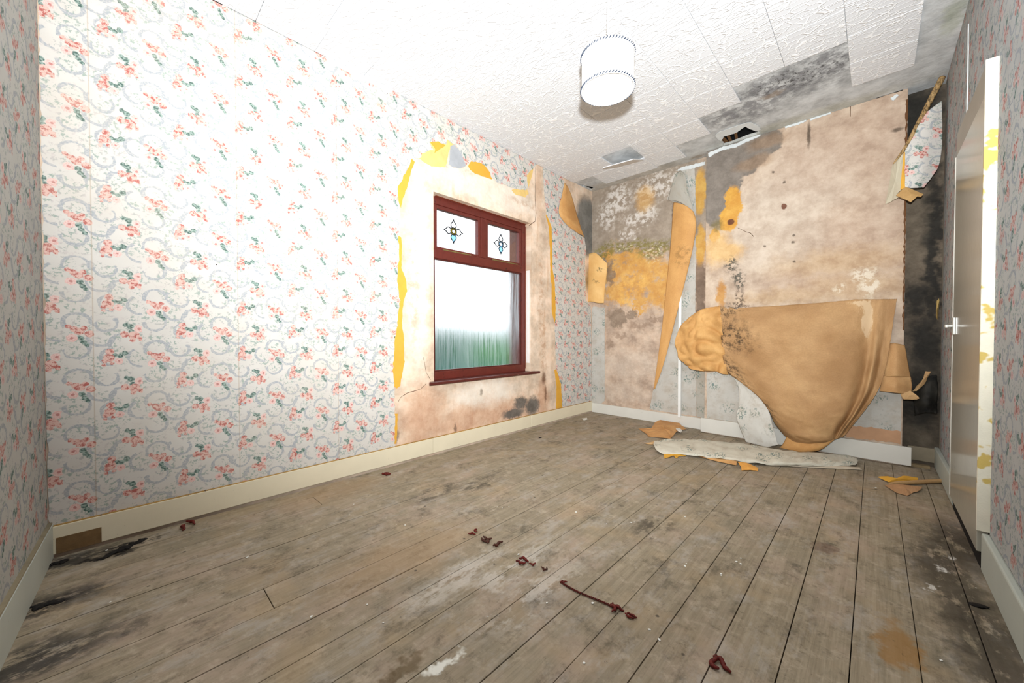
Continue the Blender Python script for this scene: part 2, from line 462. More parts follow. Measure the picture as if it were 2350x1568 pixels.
def boards_mat():
    m, g, b = new_mat('worn_floorboards')
    p = g.pos(); rd = g.rand(); x, y, z = g.sep(p)[0:3]
    sh = g.comb(g.m('ADD', x, g.m('MULTIPLY', rd, 7.0)), g.m('ADD', y, g.m('MULTIPLY', rd, 13.0)), 0.0)
    grain = g.noise(g.v('MULTIPLY', sh, (60.0, 2.4, 1)), 1.0, 4.0, 0.65, 0.6)
    fine = g.noise(g.v('MULTIPLY', sh, (190.0, 7.0, 1)), 1.0, 3.0, 0.6)
    col = g.mix(g.step(grain, 0.28, 0.72), c(138, 125, 103), c(164, 150, 127))
    col = g.mix(g.m('MULTIPLY', g.step(fine, 0.52, 0.76), 0.30), col, c(82, 72, 60))
    col = g.mix(g.m('MULTIPLY', g.step(rd, 0.0, 1.0), 0.22), col, c(128, 116, 98))
    pl = g.comb(x, y, 0.0)
    hue = g.noise(g.v('MULTIPLY', pl, (4.0, 2.2, 1)), 1.0, 5.0, 0.74)
    col = g.mix(g.m('MULTIPLY', g.step(hue, 0.46, 0.66), 0.55), col, c(178, 156, 138))
    hue2 = g.noise(g.v('MULTIPLY', g.v('ADD', pl, (7.3, 2.1, 0)), (6.0, 3.2, 1)), 1.0, 5.0, 0.74)
    col = g.mix(g.m('MULTIPLY', g.step(hue2, 0.48, 0.70), 0.45), col, c(122, 116, 98))
    bl1 = g.noise(g.v('ADD', pl, (1.7, 8.2, 0)), 13.0, 5.0, 0.76)
    col = g.mix(g.m('MULTIPLY', g.step(bl1, 0.50, 0.68), 0.5), col, c(190, 174, 152))
    bl2 = g.noise(g.v('ADD', pl, (5.1, 3.3, 0)), 17.0, 5.0, 0.78)
    col = g.mix(g.m('MULTIPLY', g.step(bl2, 0.52, 0.70), 0.6), col, c(98, 88, 70))
    bl3 = g.noise(g.v('ADD', pl, (9.4, 6.3, 0)), 3.2, 3.0, 0.65)
    col = g.mix(g.m('MULTIPLY', g.step(bl3, 0.50, 0.70), 0.35), col, c(174, 148, 112))
    smear = g.noise(g.v('MULTIPLY', pl, (9.0, 4.5, 1)), 1.0, 5.0, 0.75)
    col = g.mix(g.m('MULTIPLY', g.step(smear, 0.50, 0.68), 0.55), col, c(172, 164, 154))
    dirt = g.noise(g.v('MULTIPLY', pl, (6.5, 4.6, 1)), 1.0, 5.0, 0.76)
    col = g.mix(g.m('MULTIPLY', g.step(dirt, 0.52, 0.72), 0.62), col, c(66, 60, 50))
    q = g.v('ADD', pl, g.v('SCALE', g.v('SUBTRACT', g.noise(pl, 7.0, 4.0, 0.7, col=True), (0.5, 0.5, 0.5)), sc=0.22))
    brkn = g.noise(g.v('MULTIPLY', pl, (14.0, 6.0, 1)), 1.0, 4.0, 0.75)
    def lay(col, blobs, colr, op, soft=0.4, brk=None):
        mk = blobs_mask(g, q, blobs, soft)
        if brk: mk = g.m('MULTIPLY', mk, g.step(brkn, brk, brk + 0.12))
        return g.mix(g.m('MULTIPLY', mk, op), col, colr)
    def cen(lst, ru, rv): return [(a, b_, ru, rv) for a, b_ in lst]
    col = lay(col, cen([(1.064, -3.255), (1.099, -3.089), (0.174, -3.153)], 0.13, 0.26), c(172, 140, 104), 0.42, 0.7)
    col = lay(col, cen([(1.352, -3.095), (1.626, -2.969), (1.461, -2.912)], 0.06, 0.22), c(214, 206, 196), 0.55, 0.8, 0.44)
    col = lay(col, cen([(0.713, -2.449), (0.625, -2.718), (1.737, -2.211)], 0.07, 0.16), c(62, 56, 48), 0.7, 0.5, 0.45)
    col = lay(col, cen([(0.108, -4.218), (0.437, -4.238), (0.765, -4.226)], 0.09, 0.20), c(34, 34, 34), 0.85, 0.6, 0.40)
    col = lay(col, cen([(0.163, -4.06), (0.1, -3.981)], 0.022, 0.11), c(26, 22, 20), 0.95, 0.4, 0.36)
    col = lay(col, cen([(0.436, -4.21)], 0.03, 0.07), c(30, 28, 26), 0.95, 0.4, 0.36)
    col = lay(col, cen([(2.712, -1.705), (2.789, -1.409), (2.755, -1.999), (2.778, -2.222)], 0.09, 0.30), c(58, 52, 44), 0.8, 0.6, 0.36)
    col = lay(col, cen([(2.566, -2.383)], 0.05, 0.12), c(150, 110, 56), 0.75, 0.3)
    col = lay(col, cen([(2.369, -1.862)], 0.05, 0.05), c(92, 62, 52), 0.5, 0.3)
    col = lay(col, cen([(1.623, -3.388)], 0.02, 0.06), c(238, 236, 226), 0.85, 0.4, 0.40)
    col = lay(col, cen([(1.561, -3.477)], 0.03, 0.08), c(92, 72, 40), 0.7, 0.4)
    col = lay(col, cen([(2.748, -1.564), (2.708, -1.747), (2.67, -1.944)], 0.016, 0.03), c(226, 222, 214), 0.85, 0.4, 0.42)
    sp = g.step(g.vor(pl, 7.0), 0.055, 0.03)
    col = g.mix(g.m('MULTIPLY', sp, 0.75), col, c(56, 50, 44))
    sp2 = g.m('MULTIPLY', g.step(g.noise(pl, 44.0, 4.0, 0.7), 0.64, 0.72), 0.5)
    col = g.mix(sp2, col, c(70, 60, 50))
    hgt = g.m('ADD', grain, g.m('MULTIPLY', fine, 0.5))
    finish(g, b, col, g.step(dirt, 0.3, 0.8, 0.62, 0.85), g.bump(fine, 0.35, 0.003), 0.3)
    return m
BOARD = boards_mat()

def tile_mat():
    m, g, b = new_mat('polystyrene_tile')
    tc = g.n('ShaderNodeTexCoord').outputs['Object']; rd = g.rand()
    p = g.v('ADD', tc, g.comb(g.m('MULTIPLY', rd, 9.0), g.m('MULTIPLY', rd, 5.0), 0.0))
    p = g.v('ADD', p, g.v('SCALE', g.noise(p, 9.0, 1.0, col=True), sc=0.012))
    vv = g.v('MULTIPLY', p, (0.50, 1.30, 1))
    d1 = g.vor(vv, 27.0, 'DISTANCE_TO_EDGE')
    ln = g.step(d1, 0.075, 0.02)
    col = g.mix(ln, g.mix(g.noise(p, 8.0, 3.0), c(222, 223, 226), c(231, 232, 234)), c(252, 252, 252))
    finish(g, b, col, 0.6, g.bump(ln, 0.6, 0.004), 0.3)
    return m
TILE = tile_mat()

CEILP = stained('ceiling_plaster', c(200, 203, 204), 'xy', [
    dict(col=c(110, 110, 114), blobs=[(u, v, 0.30, 0.22) for u, v in [(1.979, -0.748), (2.177, -0.774), (2.269, -0.798), (1.733, -0.623)]], soft=0.6, warp=0.14, wscale=12.0, op=0.75, **{'break': (13.0, 0.36, 0.22)}),
    dict(col=c(60, 58, 58), blobs=[(u, v, 0.20, 0.12) for u, v in [(2.039, -0.817), (2.177, -0.774)]], soft=0.6, warp=0.10, wscale=16.0, op=0.75, **{'break': (34.0, 0.50, 0.12)}),
    dict(col=c(132, 112, 90), blobs=[(u, v, 0.07, 0.03) for u, v in [(1.232, -0.061), (1.944, -0.694), (1.112, -0.358)]], soft=0.5, warp=0.06, wscale=16.0, op=0.6),
    dict(col=c(176, 174, 150), blobs=[(2.0, -0.16, 0.6, 0.08)], soft=0.6, warp=0.06, op=0.4),
    dict(col=c(120, 130, 70), blobs=[(u, v, 0.04, 0.10) for u, v in [(2.798, -0.857), (2.8, -0.736)]], soft=0.6, warp=0.05, wscale=16.0, op=0.35),
    dict(col=c(170, 158, 140), blobs=[(0.45, -0.04, 0.9, 0.12)], soft=0.5, warp=0.04, op=0.6)], bumpd=0.004)

WINP = stained('window_wall_plaster', c(228, 202, 178), 'yz', [
    dict(col=c(238, 226, 210), blobs=[(-1.72, 2.25, 0.66, 0.14), (-2.44, 1.5, 0.10, 0.75), (-1.75, 0.42, 0.35, 0.12)], soft=0.4, warp=0.08, op=0.7),
    dict(col=c(170, 118, 80), blobs=[(-2.48, 1.35, 0.05, 0.5), (-0.98, 1.25, 0.035, 0.6), (-0.93, 0.8, 0.035, 0.4), (-1.2, 2.25, 0.25, 0.03), (-2.2, 2.33, 0.3, 0.03)], soft=0.6, warp=0.06, wscale=12.0, op=0.45, **{'break': (14.0, 0.42, 0.2)}),
    dict(col=c(196, 140, 106), blobs=[(-1.75, 0.22, 0.7, 0.12), (-0.95, 0.25, 0.10, 0.2), (-2.4, 0.3, 0.2, 0.25)], soft=0.6, warp=0.10, wscale=9.0, op=0.55),
    dict(col=c(92, 92, 88), blobs=[(-1.382, 0.187, 0.15, 0.05), (-1.11, 0.218, 0.11, 0.09), (-1.288, 0.273, 0.1, 0.06)], soft=0.35, warp=0.05, wscale=26.0, op=0.9),
    dict(col=c(96, 60, 36), blobs=[(-0.928, 0.489, 0.03, 0.06), (-0.899, 0.315, 0.018, 0.09)], soft=0.5, warp=0.02, wscale=20.0, op=0.7),
    dict(col=c(66, 52, 40), blobs=[(-2.628, 0.207, 0.02, 0.05), (-2.093, 0.169, 0.012, 0.035), (-1.802, 0.437, 0.02, 0.03)], soft=0.5, warp=0.02, wscale=20.0, op=0.6),
    dict(col=c(112, 112, 108), blobs=[(-0.10, 2.25, 0.26, 0.36)], soft=0.2, warp=0.06, op=0.95),
    dict(col=c(150, 118, 58), blobs=[(-0.02, 1.62, 0.13, 0.14)], soft=0.4, warp=0.06, op=0.8),
    dict(col=c(206, 168, 140), blobs=[(-1.02, 2.42, 0.06, 0.3)], soft=0.4, warp=0.03, op=0.5)],
    streak=(c(190, 146, 110), 0.56, 0.45))

ALC = stained('alcove_plaster', c(196, 172, 152), 'xz', [
    dict(col=c(150, 138, 124), blobs=[(0.55, 2.35, 0.95, 0.62), (0.1, 2.0, 0.4, 0.4)], soft=0.14, warp=0.22, op=0.9),
    dict(col=c(216, 208, 200), blobs=[(0.357, 2.532, 0.16, 0.16), (0.623, 2.248, 0.18, 0.1), (0.217, 2.387, 0.12, 0.16), (0.817, 2.555, 0.25, 0.13), (0.468, 2.084, 0.1, 0.06)], soft=0.5, warp=0.14, wscale=14.0, op=0.8, **{'break': (16.0, 0.44, 0.12)}),
    dict(col=c(206, 160, 92), blobs=[(0.672, 2.452, 0.1, 0.12)], soft=0.5, warp=0.08, op=0.65),
    dict(col=c(208, 152, 72), blobs=[(0.47, 1.687, 0.34, 0.22), (0.776, 1.508, 0.26, 0.3), (0.363, 1.447, 0.2, 0.16), (0.249, 1.765, 0.1, 0.22), (0.603, 1.282, 0.08, 0.06)], soft=0.30, warp=0.26, wscale=7.0, op=0.85, **{'break': (6.0, 0.30, 0.2)}),
    dict(col=c(230, 176, 96), blobs=[(0.524, 1.533, 0.18, 0.14), (0.418, 1.342, 0.12, 0.07)], soft=0.4, warp=0.12, wscale=9.0, op=0.7, **{'break': (11.0, 0.42, 0.16)}),
    dict(col=c(128, 118, 66), blobs=[(0.248, 1.97, 0.22, 0.07), (0.522, 1.951, 0.25, 0.06), (0.773, 1.877, 0.2, 0.09), (0.161, 1.932, 0.1, 0.08)], soft=0.4, warp=0.10, wscale=16.0, op=0.85, **{'break': (24.0, 0.40, 0.14)}),
    dict(col=c(226, 214, 176), blobs=[(0.774, 1.839, 0.1, 0.1), (0.415, 1.954, 0.1, 0.03)], soft=0.6, warp=0.1, wscale=20.0, op=0.7, **{'break': (34.0, 0.52, 0.08)}),
    dict(col=c(128, 112, 96), blobs=[(0.353, 1.154, 0.12, 0.12), (0.261, 1.686, 0.045, 0.16), (0.526, 1.163, 0.06, 0.05)], soft=0.25, warp=0.12, wscale=12.0, op=0.75),
    dict(col=c(138, 116, 98), blobs=[(0.63, 1.047, 0.12, 0.03), (0.826, 1.119, 0.12, 0.025), (0.393, 0.94, 0.1, 0.03), (0.253, 0.837, 0.05, 0.05)], soft=0.6, warp=0.12, wscale=12.0, op=0.6),
    dict(col=c(206, 188, 172), blobs=[(0.476, 0.591, 0.4, 0.16), (0.369, 0.279, 0.4, 0.1)], soft=0.5, warp=0.1, op=0.45),
    dict(col=c(110, 92, 78), blobs=[(1.25, 1.506, 0.05, 0.2), (1.256, 1.288, 0.05, 0.25), (1.003, 2.075, 0.03, 0.3)], soft=0.3, warp=0.05, wscale=12.0, op=0.85),
    dict(col=c(206, 158, 78), blobs=[(1.239, 2.373, 0.06, 0.22), (1.251, 1.852, 0.05, 0.2)], soft=0.2, warp=0.04, wscale=12.0, op=0.9)],
    vscale=6.0, bumpd=0.005)

BREAST = stained('chimney_breast_plaster', c(196, 174, 154), 'xz', [
    dict(col=c(206, 190, 174), blobs=[(1.886, 1.949, 0.35, 0.4), (1.728, 1.753, 0.2, 0.3), (2.091, 2.189, 0.3, 0.3)], soft=0.6, warp=0.12, op=0.5),
    dict(col=c(182, 156, 136), blobs=[(2.378, 2.406, 0.5, 0.35), (2.483, 1.625, 0.35, 0.35), (2.236, 1.391, 0.5, 0.1)], soft=0.6, warp=0.12, op=0.5),
    dict(col=c(190, 152, 100), blobs=[(2.287, 1.522, 0.4, 0.1), (2.39, 1.308, 0.3, 0.1), (1.954, 1.273, 0.4, 0.06)], soft=0.7, warp=0.12, op=0.35),
    dict(col=c(128, 120, 112), blobs=[(1.441, 2.452, 0.2, 0.33), (1.55, 2.539, 0.3, 0.17), (1.737, 2.613, 0.2, 0.13), (1.406, 2.176, 0.11, 0.2), (1.619, 2.595, 0.26, 0.12)], soft=0.06, warp=0.06, wscale=8.0, op=0.97),
    dict(col=c(150, 122, 96), blobs=[(1.721, 2.465, 0.14, 0.06), (1.817, 2.622, 0.15, 0.06)], soft=0.4, warp=0.05, op=0.55),
    dict(col=c(212, 156, 70), blobs=[(1.56, 2.139, 0.075, 0.16), (1.525, 2.027, 0.07, 0.12), (1.409, 1.889, 0.06, 0.06)], soft=0.12, warp=0.06, wscale=10.0, op=0.95),
    dict(col=c(220, 176, 116), blobs=[(1.428, 1.762, 0.11, 0.16), (1.521, 1.707, 0.12, 0.1)], soft=0.5, warp=0.07, wscale=10.0, op=0.8),
    dict(col=c(112, 100, 60), blobs=[(1.427, 1.967, 0.05, 0.06)], soft=0.5, warp=0.05, wscale=12.0, op=0.7),
    dict(col=c(112, 72, 56), blobs=[(1.544, 1.984, 0.028, 0.026), (1.943, 2.032, 0.018, 0.024)], soft=0.2, warp=0.012, wscale=20.0, op=0.95),
    dict(col=c(70, 72, 64), blobs=[(1.55, 1.591, 0.05, 0.06), (1.601, 1.477, 0.05, 0.05), (1.622, 1.415, 0.04, 0.05)], soft=0.6, warp=0.05, wscale=26.0, op=0.9, **{'break': (30.0, 0.44, 0.12)}),
    dict(col=c(58, 50, 44), blobs=[(1.596, 1.199, 0.1, 0.03), (1.62, 1.257, 0.03, 0.1)], soft=0.6, warp=0.05, wscale=26.0, op=0.85, **{'break': (30.0, 0.44, 0.12)}),
    dict(col=c(236, 222, 200), blobs=[(2.45, 1.401, 0.08, 0.05), (2.475, 1.3, 0.05, 0.07), (2.289, 1.303, 0.04, 0.03)], soft=0.5, warp=0.06, wscale=14.0, op=0.75, **{'break': (18.0, 0.42, 0.12)}),
    dict(col=c(186, 128, 50), blobs=[(1.469, 1.328, 0.035, 0.12)], soft=0.4, warp=0.05, wscale=12.0, op=0.8),
    dict(col=c(66, 56, 46), blobs=[(1.867, 2.345, 0.01, 0.01), (1.944, 2.237, 0.012, 0.012), (2.014, 1.777, 0.01, 0.01), (2.009, 1.72, 0.012, 0.012), (1.81, 1.72, 0.01, 0.01), (2.019, 1.558, 0.01, 0.01), (2.104, 2.573, 0.012, 0.1), (2.61, 2.424, 0.03, 0.015)], soft=0.5, warp=0.01, wscale=30.0, op=0.75)],
    vscale=4.0, var=0.10, bumpd=0.003)

RALC = stained('mouldy_alcove_plaster', c(112, 100, 86), 'xz', [
    dict(col=c(34, 35, 34), blobs=[(2.76, 0.45, 0.14, 0.32), (2.70, 2.5, 0.16, 0.3), (2.80, 1.5, 0.05, 0.9), (2.78, 0.9, 0.1, 0.25), (2.72, 1.2, 0.08, 0.12)], soft=0.7, warp=0.12, wscale=9.0, op=0.9),
    dict(col=c(110, 100, 86), blobs=[(2.72, 0.20, 0.1, 0.07), (2.70, 1.75, 0.06, 0.35)], soft=0.6, warp=0.05, op=0.6)], bumpd=0.005)

PAPER_L = floral_mat('floral_wallpaper_window_wall', dirt=c(210, 196, 176), dirt_amt=0.25, seams=(-4.10, -3.57, -3.04))
PAPER_R = floral_mat('floral_wallpaper_door_wall_shaded', dirt=c(140, 142, 146), dirt_amt=0.45, shade_tint=(0.60, 0.64, 0.68, 1))  # same paper darkened: the dim wall's shade put into the colour
PAPER_N = floral_mat('floral_wallpaper_near_wall_shaded', dirt=c(140, 140, 138), dirt_amt=0.45, shade_tint=(0.60, 0.62, 0.62, 1))  # darkened copy again, shade of the near wall painted into the print
LEAF = leaf_paper('leaf_wallpaper')
LEAF_D = leaf_paper('leaf_wallpaper_stained', (196, 190, 178), 0.75)
KRAFT = kraft('brown_paper_back', (222, 172, 112), (196, 142, 84))

# ------------------------------------------------------------------ room shell
floor = tag(box('floor', -0.02, 2.87, -4.42, 0.02, -0.06, -0.024, BLACK), kind='structure')
BW = 0.1437
edges = [2.753 - BW * k for k in range(0, 20)]
edges = [RX] + edges
board_cache = {}
r1 = random.Random(11)
for k in range(len(edges) - 1):
    x1, x0 = edges[k], max(edges[k + 1], 0.0)
    if x1 <= 0.01: break
    cuts = [-4.40]
    ncut = r1.choice((0, 0, 1, 1))
    cs = sorted(r1.uniform(-3.9, -0.25) for _ in range(ncut))
    cuts += cs + [-0.002]
    for a, b_ in zip(cuts[:-1], cuts[1:]):
        if b_ - a < 0.12: continue
        g0 = 0.0007 + r1.random() * 0.0013
        dz = r1.uniform(-0.0012, 0.0004)
        o = box('floorboard', x0 + g0, x1 - g0, a + 0.0012, b_ - 0.0012, -0.024, 0.0 + dz, BOARD, floor, bev=0.0016)

# ceiling slab with the two broken holes
def slab_with_holes(name, outer, holes, z0, z1, mat):
    bm = bmesh.new()
    def loop(pts):
        vs = [bm.verts.new((x, y, z0)) for x, y in pts]
        return [bm.edges.new((vs[i], vs[(i + 1) % len(vs)])) for i in range(len(vs))]
    ed = loop(outer)
    for h in holes: ed += loop(h)
    bmesh.ops.triangle_fill(bm, use_beauty=True, use_dissolve=False, edges=ed)
    ret = bmesh.ops.extrude_face_region(bm, geom=list(bm.faces))
    for v in ret['geom']:
        if isinstance(v, bmesh.types.BMVert): v.co.z = z1
    return bm_obj(name, bm, mat)
hole1 = [(u, min(v, -0.118)) for u, v in [(1.487, -0.218), (1.534, -0.307), (1.581, -0.301), (1.629, -0.304), (1.668, -0.333), (1.706, -0.361), (1.727, -0.276), (1.755, -0.211), (1.787, -0.161), (1.744, -0.134), (1.676, -0.14), (1.604, -0.126), (1.536, -0.117), (1.486, -0.121)]]
hole2 = [(max(u, 0.012), min(v, -0.012)) for u, v in [(-0.061, -0.36), (-0.01, -0.328), (0.038, -0.265), (0.049, -0.2), (0.079, -0.153), (0.095, -0.083), (0.022, -0.042), (-0.024, -0.086), (-0.054, -0.172)]]
def dedupe(ps):
    out = []
    for p in ps:
        if all(math.hypot(p[0] - q[0], p[1] - q[1]) > 0.006 for q in out): out.append(p)
    return out
hole1 = torn(dedupe(hole1), 0.012, 0.003, 3); hole2 = torn(dedupe(hole2), 0.015, 0.004, 4)
hole1 = [(u, min(v, -0.116)) for u, v in hole1]; hole2 = [(max(u, 0.008), min(v, -0.008)) for u, v in hole2]
ceiling = tag(slab_with_holes('ceiling', [(-0.02, -4.42), (2.90, -4.42), (2.90, 0.02), (-0.02, 0.02)], [hole1, hole2], H, H + 0.022, CEILP), kind='structure')
LATH = plain('old_lath_wood', c(120, 84, 50), 0.25, 24.0, 0.9)
for i, (xx, yy) in enumerate(((1.46, -0.30), (1.50, -0.27), (1.545, -0.285), (1.60, -0.26))):
    tilt = (i - 1.5) * 0.02
    bm = bmesh.new(); add_box(bm, -0.011, 0.011, -0.16, 0.15, 0, 0.008)
    o = bm_obj('lath', bm, LATH, ceiling); o.location = (xx, yy + 0.06, H + 0.024 + 0.004 * (i % 2)); o.rotation_euler = (0, 0.1 * (i % 2), tilt * 6)
for i, (xx, yy) in enumerate(((0.07, -0.08), (0.12, -0.10), (0.17, -0.07))):
    bm = bmesh.new(); add_box(bm, -0.011, 0.011, -0.10, 0.07, 0, 0.008)
    o = bm_obj('lath', bm, LATH, ceiling); o.location = (xx, yy, H + 0.024); o.rotation_euler = (0, 0, 0.1 * (i - 1))
tag(box('sky_light_blocker', -0.3, 3.1, -4.6, 0.3, H + 0.16, H + 0.20, BLACK), kind='structure')  # added black lid and sides above the ceiling, to block sky light
for nm, a in (('sky_light_blocker', (-0.3, 3.1, 0.26, 0.30)), ('sky_light_blocker', (-0.3, 3.1, -4.6, -4.56)), ('sky_light_blocker', (-0.3, -0.26, -4.56, 0.26)), ('sky_light_blocker', (3.06, 3.1, -4.56, 0.26))):
    tag(box(nm, *a, H + 0.022, H + 0.16, BLACK), kind='structure')
CP = plain('peeled_ceiling_paper', c(226, 230, 230), 0.08, 22.0, 0.8)
sheet('ceiling_paper', 'CEIL', [(u, min(v, -0.12)) for u, v in [(1.483, -0.386), (1.53, -0.419), (1.597, -0.42), (1.688, -0.423), (1.753, -0.404), (1.784, -0.312), (1.791, -0.214), (1.755, -0.211), (1.727, -0.276), (1.706, -0.361), (1.668, -0.333), (1.629, -0.304), (1.581, -0.301), (1.534, -0.307), (1.493, -0.244), (1.48, -0.288)]], 0.006, CP, ceiling, 0.002, 0.004, 0.012, 5)

# ceiling tiles
gx = [0.004, 0.258, 0.556, 0.858, 1.163, 1.464, 1.766, 2.067, 2.371, 2.674]
yend = [-0.400, -0.113, -0.113, -0.148, -0.445, -0.767, -0.990, -0.990, -0.420]
tmesh = {}
def tile_mesh(wx, wy):
    key = (round(wx, 3), round(wy, 3))
    if key not in tmesh:
        bm = bmesh.new(); add_box(bm, -wx / 2, wx / 2, -wy / 2, wy / 2, -0.009, 0.0, 0.003)
        bmesh.ops.recalc_face_normals(bm, faces=bm.faces)
        me = bpy.data.meshes.new('ceiling_tile'); bm.to_mesh(me); bm.free(); me.materials.append(TILE); tmesh[key] = me
    return tmesh[key]
TP = 0.3075
for ci in range(9):
    x0, x1 = gx[ci], gx[ci + 1]
    y1 = yend[ci]; first = True
    while y1 > -4.38:
        y0 = max(y1 - TP, -4.40)
        drop = (ci == 2 and abs(y1 - (-0.113 - TP)) < 0.01)
        o = link('ceiling_tile', tile_mesh(x1 - x0 - 0.0016, y1 - y0 - 0.0016), None, ceiling)
        o.location = ((x0 + x1) / 2, (y0 + y1) / 2, H - 0.0005 - rnd.random() * 0.001)
        if drop:
            o.location.z -= 0.052; o.location.y += 0.03; o.location.x -= 0.004; o.rotation_euler = (0.33, 0.03, 0.07)
        y1 = y0

# walls
wl = tag(empty('wall_left'), kind='structure')
bm = bmesh.new()
OY0, OY1, OZ0, OZ1, WT = -2.302, -1.139, 0.572, 2.072, 0.26
add_box(bm, -WT, 0, -4.44, OY0, -0.06, H); add_box(bm, -WT, 0, OY1, 0.02, -0.06, H)
add_box(bm, -WT, 0, OY0, OY1, -0.06, OZ0); add_box(bm, -WT, 0, OY0, OY1, OZ1, H)
bm_obj('plaster', bm, WINP, wl)
wb = tag(empty('wall_back'), kind='structure')
box('plaster', 0, BX0, 0, 0.2, -0.06, H, ALC, wb)
box('plaster', BX1, 2.9, 0, 0.2, -0.06, H, RALC, wb)
box('chimney_breast', BX0, BX1, BY, 0.2, -0.06, H, BREAST, wb, bev=0.006)
wr = tag(empty('wall_right'), kind='structure')
PLR = plain('right_wall_plaster', c(176, 166, 150), 0.1, 6.0, 0.85)
box('plaster', RX, RX + 0.2, -4.5, 0.2, -0.06, H, PLR, wr)
wn = tag(empty('wall_front'), kind='structure')
prism('plaster', [(-0.2, -4.231), (RX, -4.24 - 0.045 * RX), (RX, -4.6), (-0.2, -4.6)], -0.06, H, PLR, wn)

# ------------------------------------------------------------------ papers on the window wall
LIMW = (-4.236, -0.004, 0.10, H - 0.004)
sheet('wallpaper', 'WIN', [(-4.236, 0.12), (-4.236, H - 0.004), (-1.05, H - 0.004)] + [(-1.154, 2.585), (-1.206, 2.534), (-1.187, 2.424), (-1.225, 2.378), (-1.351, 2.356), (-1.442, 2.347), (-1.512, 2.352), (-1.602, 2.342), (-1.684, 2.369), (-1.7, 2.407), (-1.753, 2.445), (-1.824, 2.452), (-1.913, 2.434), (-1.975, 2.384), (-1.994, 2.414), (-2.017, 2.45), (-2.058, 2.493), (-2.103, 2.513), (-2.169, 2.524), (-2.178, 2.479), (-2.253, 2.475), (-2.335, 2.445), (-2.303, 2.396), (-2.374, 2.354), (-2.405, 2.33), (-2.413, 2.298), (-2.496, 2.257), (-2.518, 2.198), (-2.562, 2.114), (-2.608, 2.021), (-2.608, 1.967), (-2.595, 1.832), (-2.606, 1.671), (-2.604, 1.513), (-2.618, 1.353), (-2.598, 1.196), (-2.617, 1.036), (-2.642, 0.877), (-2.656, 0.688), (-2.647, 0.56), (-2.641, 0.401), (-2.646, 0.153)] + [(-2.63, 0.12)],
      0.0036, PAPER_L, wl, 0.0016, 0.005, 0.022, 2, LIMW)
sheet('wallpaper', 'WIN', [(-0.955, H - 0.004)] + [(-0.925, 2.403), (-0.888, 2.211), (-0.799, 2.106), (-0.782, 1.664), (-0.743, 1.518), (-0.727, 1.202), (-0.742, 1.011), (-0.717, 0.577), (-0.629, 0.396), (-0.604, 0.135)] + [(-0.73, 0.12), (-0.004, 0.12)] + [(-0.016, 0.994), (-0.028, 1.293), (-0.134, 1.36), (-0.156, 1.828), (-0.129, 1.989), (-0.167, 2.102), (-0.504, 2.167), (-0.66, 2.283), (-0.62, 2.498), (-0.572, 2.646)] + [(-0.62, H - 0.004)],
      0.0036, PAPER_L, wl, 0.0016, 0.004, 0.02, 3, LIMW)
yl = dict(th=0.0012, amp=0.003, step=0.02, lim=LIMW)
sheet('yellow_backing', 'WIN', [(-2.619, 1.946), (-2.611, 2.033), (-2.565, 2.119), (-2.518, 2.204), (-2.496, 2.263), (-2.47, 2.249), (-2.508, 2.137), (-2.533, 2.045), (-2.566, 1.95), (-2.584, 1.872)], 0.0022, YELLOW, wl, seed=5, **yl)
sheet('yellow_backing', 'WIN', [(-2.613, 1.67), (-2.582, 1.66), (-2.579, 1.549), (-2.583, 1.436), (-2.548, 1.36), (-2.537, 1.271), (-2.57, 1.181), (-2.582, 1.036), (-2.564, 0.908), (-2.562, 0.746), (-2.598, 0.571), (-2.626, 0.552), (-2.674, 0.595), (-2.672, 0.909), (-2.641, 1.051), (-2.623, 1.194), (-2.625, 1.352)], 0.0022, YELLOW, wl, seed=6, **yl)
sheet('yellow_backing', 'WIN', [(-2.655, 0.371), (-2.62, 0.366), (-2.624, 0.238), (-2.632, 0.15), (-2.656, 0.155)], 0.0022, YELLOW, wl, seed=7, **yl)
sheet('yellow_backing', 'WIN', [(-2.343, 2.456), (-2.253, 2.482), (-2.178, 2.486), (-2.169, 2.531), (-2.094, 2.516), (-2.125, 2.491), (-2.16, 2.425), (-2.169, 2.345), (-2.195, 2.295), (-2.319, 2.262), (-2.39, 2.272), (-2.429, 2.286), (-2.421, 2.335), (-2.367, 2.367)], 0.0022, YELLOW_P, wl, seed=8, **yl)
sheet('yellow_backing', 'WIN', [(-2.339, 2.454), (-2.249, 2.48), (-2.186, 2.472), (-2.237, 2.426), (-2.295, 2.372), (-2.286, 2.405)], 0.0030, YELLOW, wl, seed=18, **yl)
sheet('grey_filler', 'WIN', [(-2.139, 2.482), (-2.103, 2.509), (-2.049, 2.489), (-2.008, 2.449), (-1.975, 2.38), (-2.036, 2.335), (-2.108, 2.323), (-2.152, 2.33)], 0.0028, GREYSKIM, wl, seed=9, **yl)
sheet('yellow_backing', 'WIN', [(-1.952, 2.384), (-1.913, 2.445), (-1.824, 2.463), (-1.742, 2.452), (-1.684, 2.408), (-1.673, 2.353), (-1.773, 2.346), (-1.874, 2.342), (-1.928, 2.362)], 0.0022, YELLOW, wl, seed=10, **yl)
sheet('yellow_backing', 'WIN', [(-1.418, 2.329), (-1.333, 2.378), (-1.206, 2.397), (-1.173, 2.363), (-1.225, 2.31), (-1.37, 2.301)], 0.0022, YELLOW_P, wl, seed=11, **yl)
sheet('yellow_backing', 'WIN', [(-1.213, 2.541), (-1.14, 2.598), (-1.127, 2.637), (-1.1, 2.646), (-1.12, 2.569), (-1.167, 2.447), (-1.193, 2.409)], 0.0022, YELLOW_P, wl, seed=19, **yl)
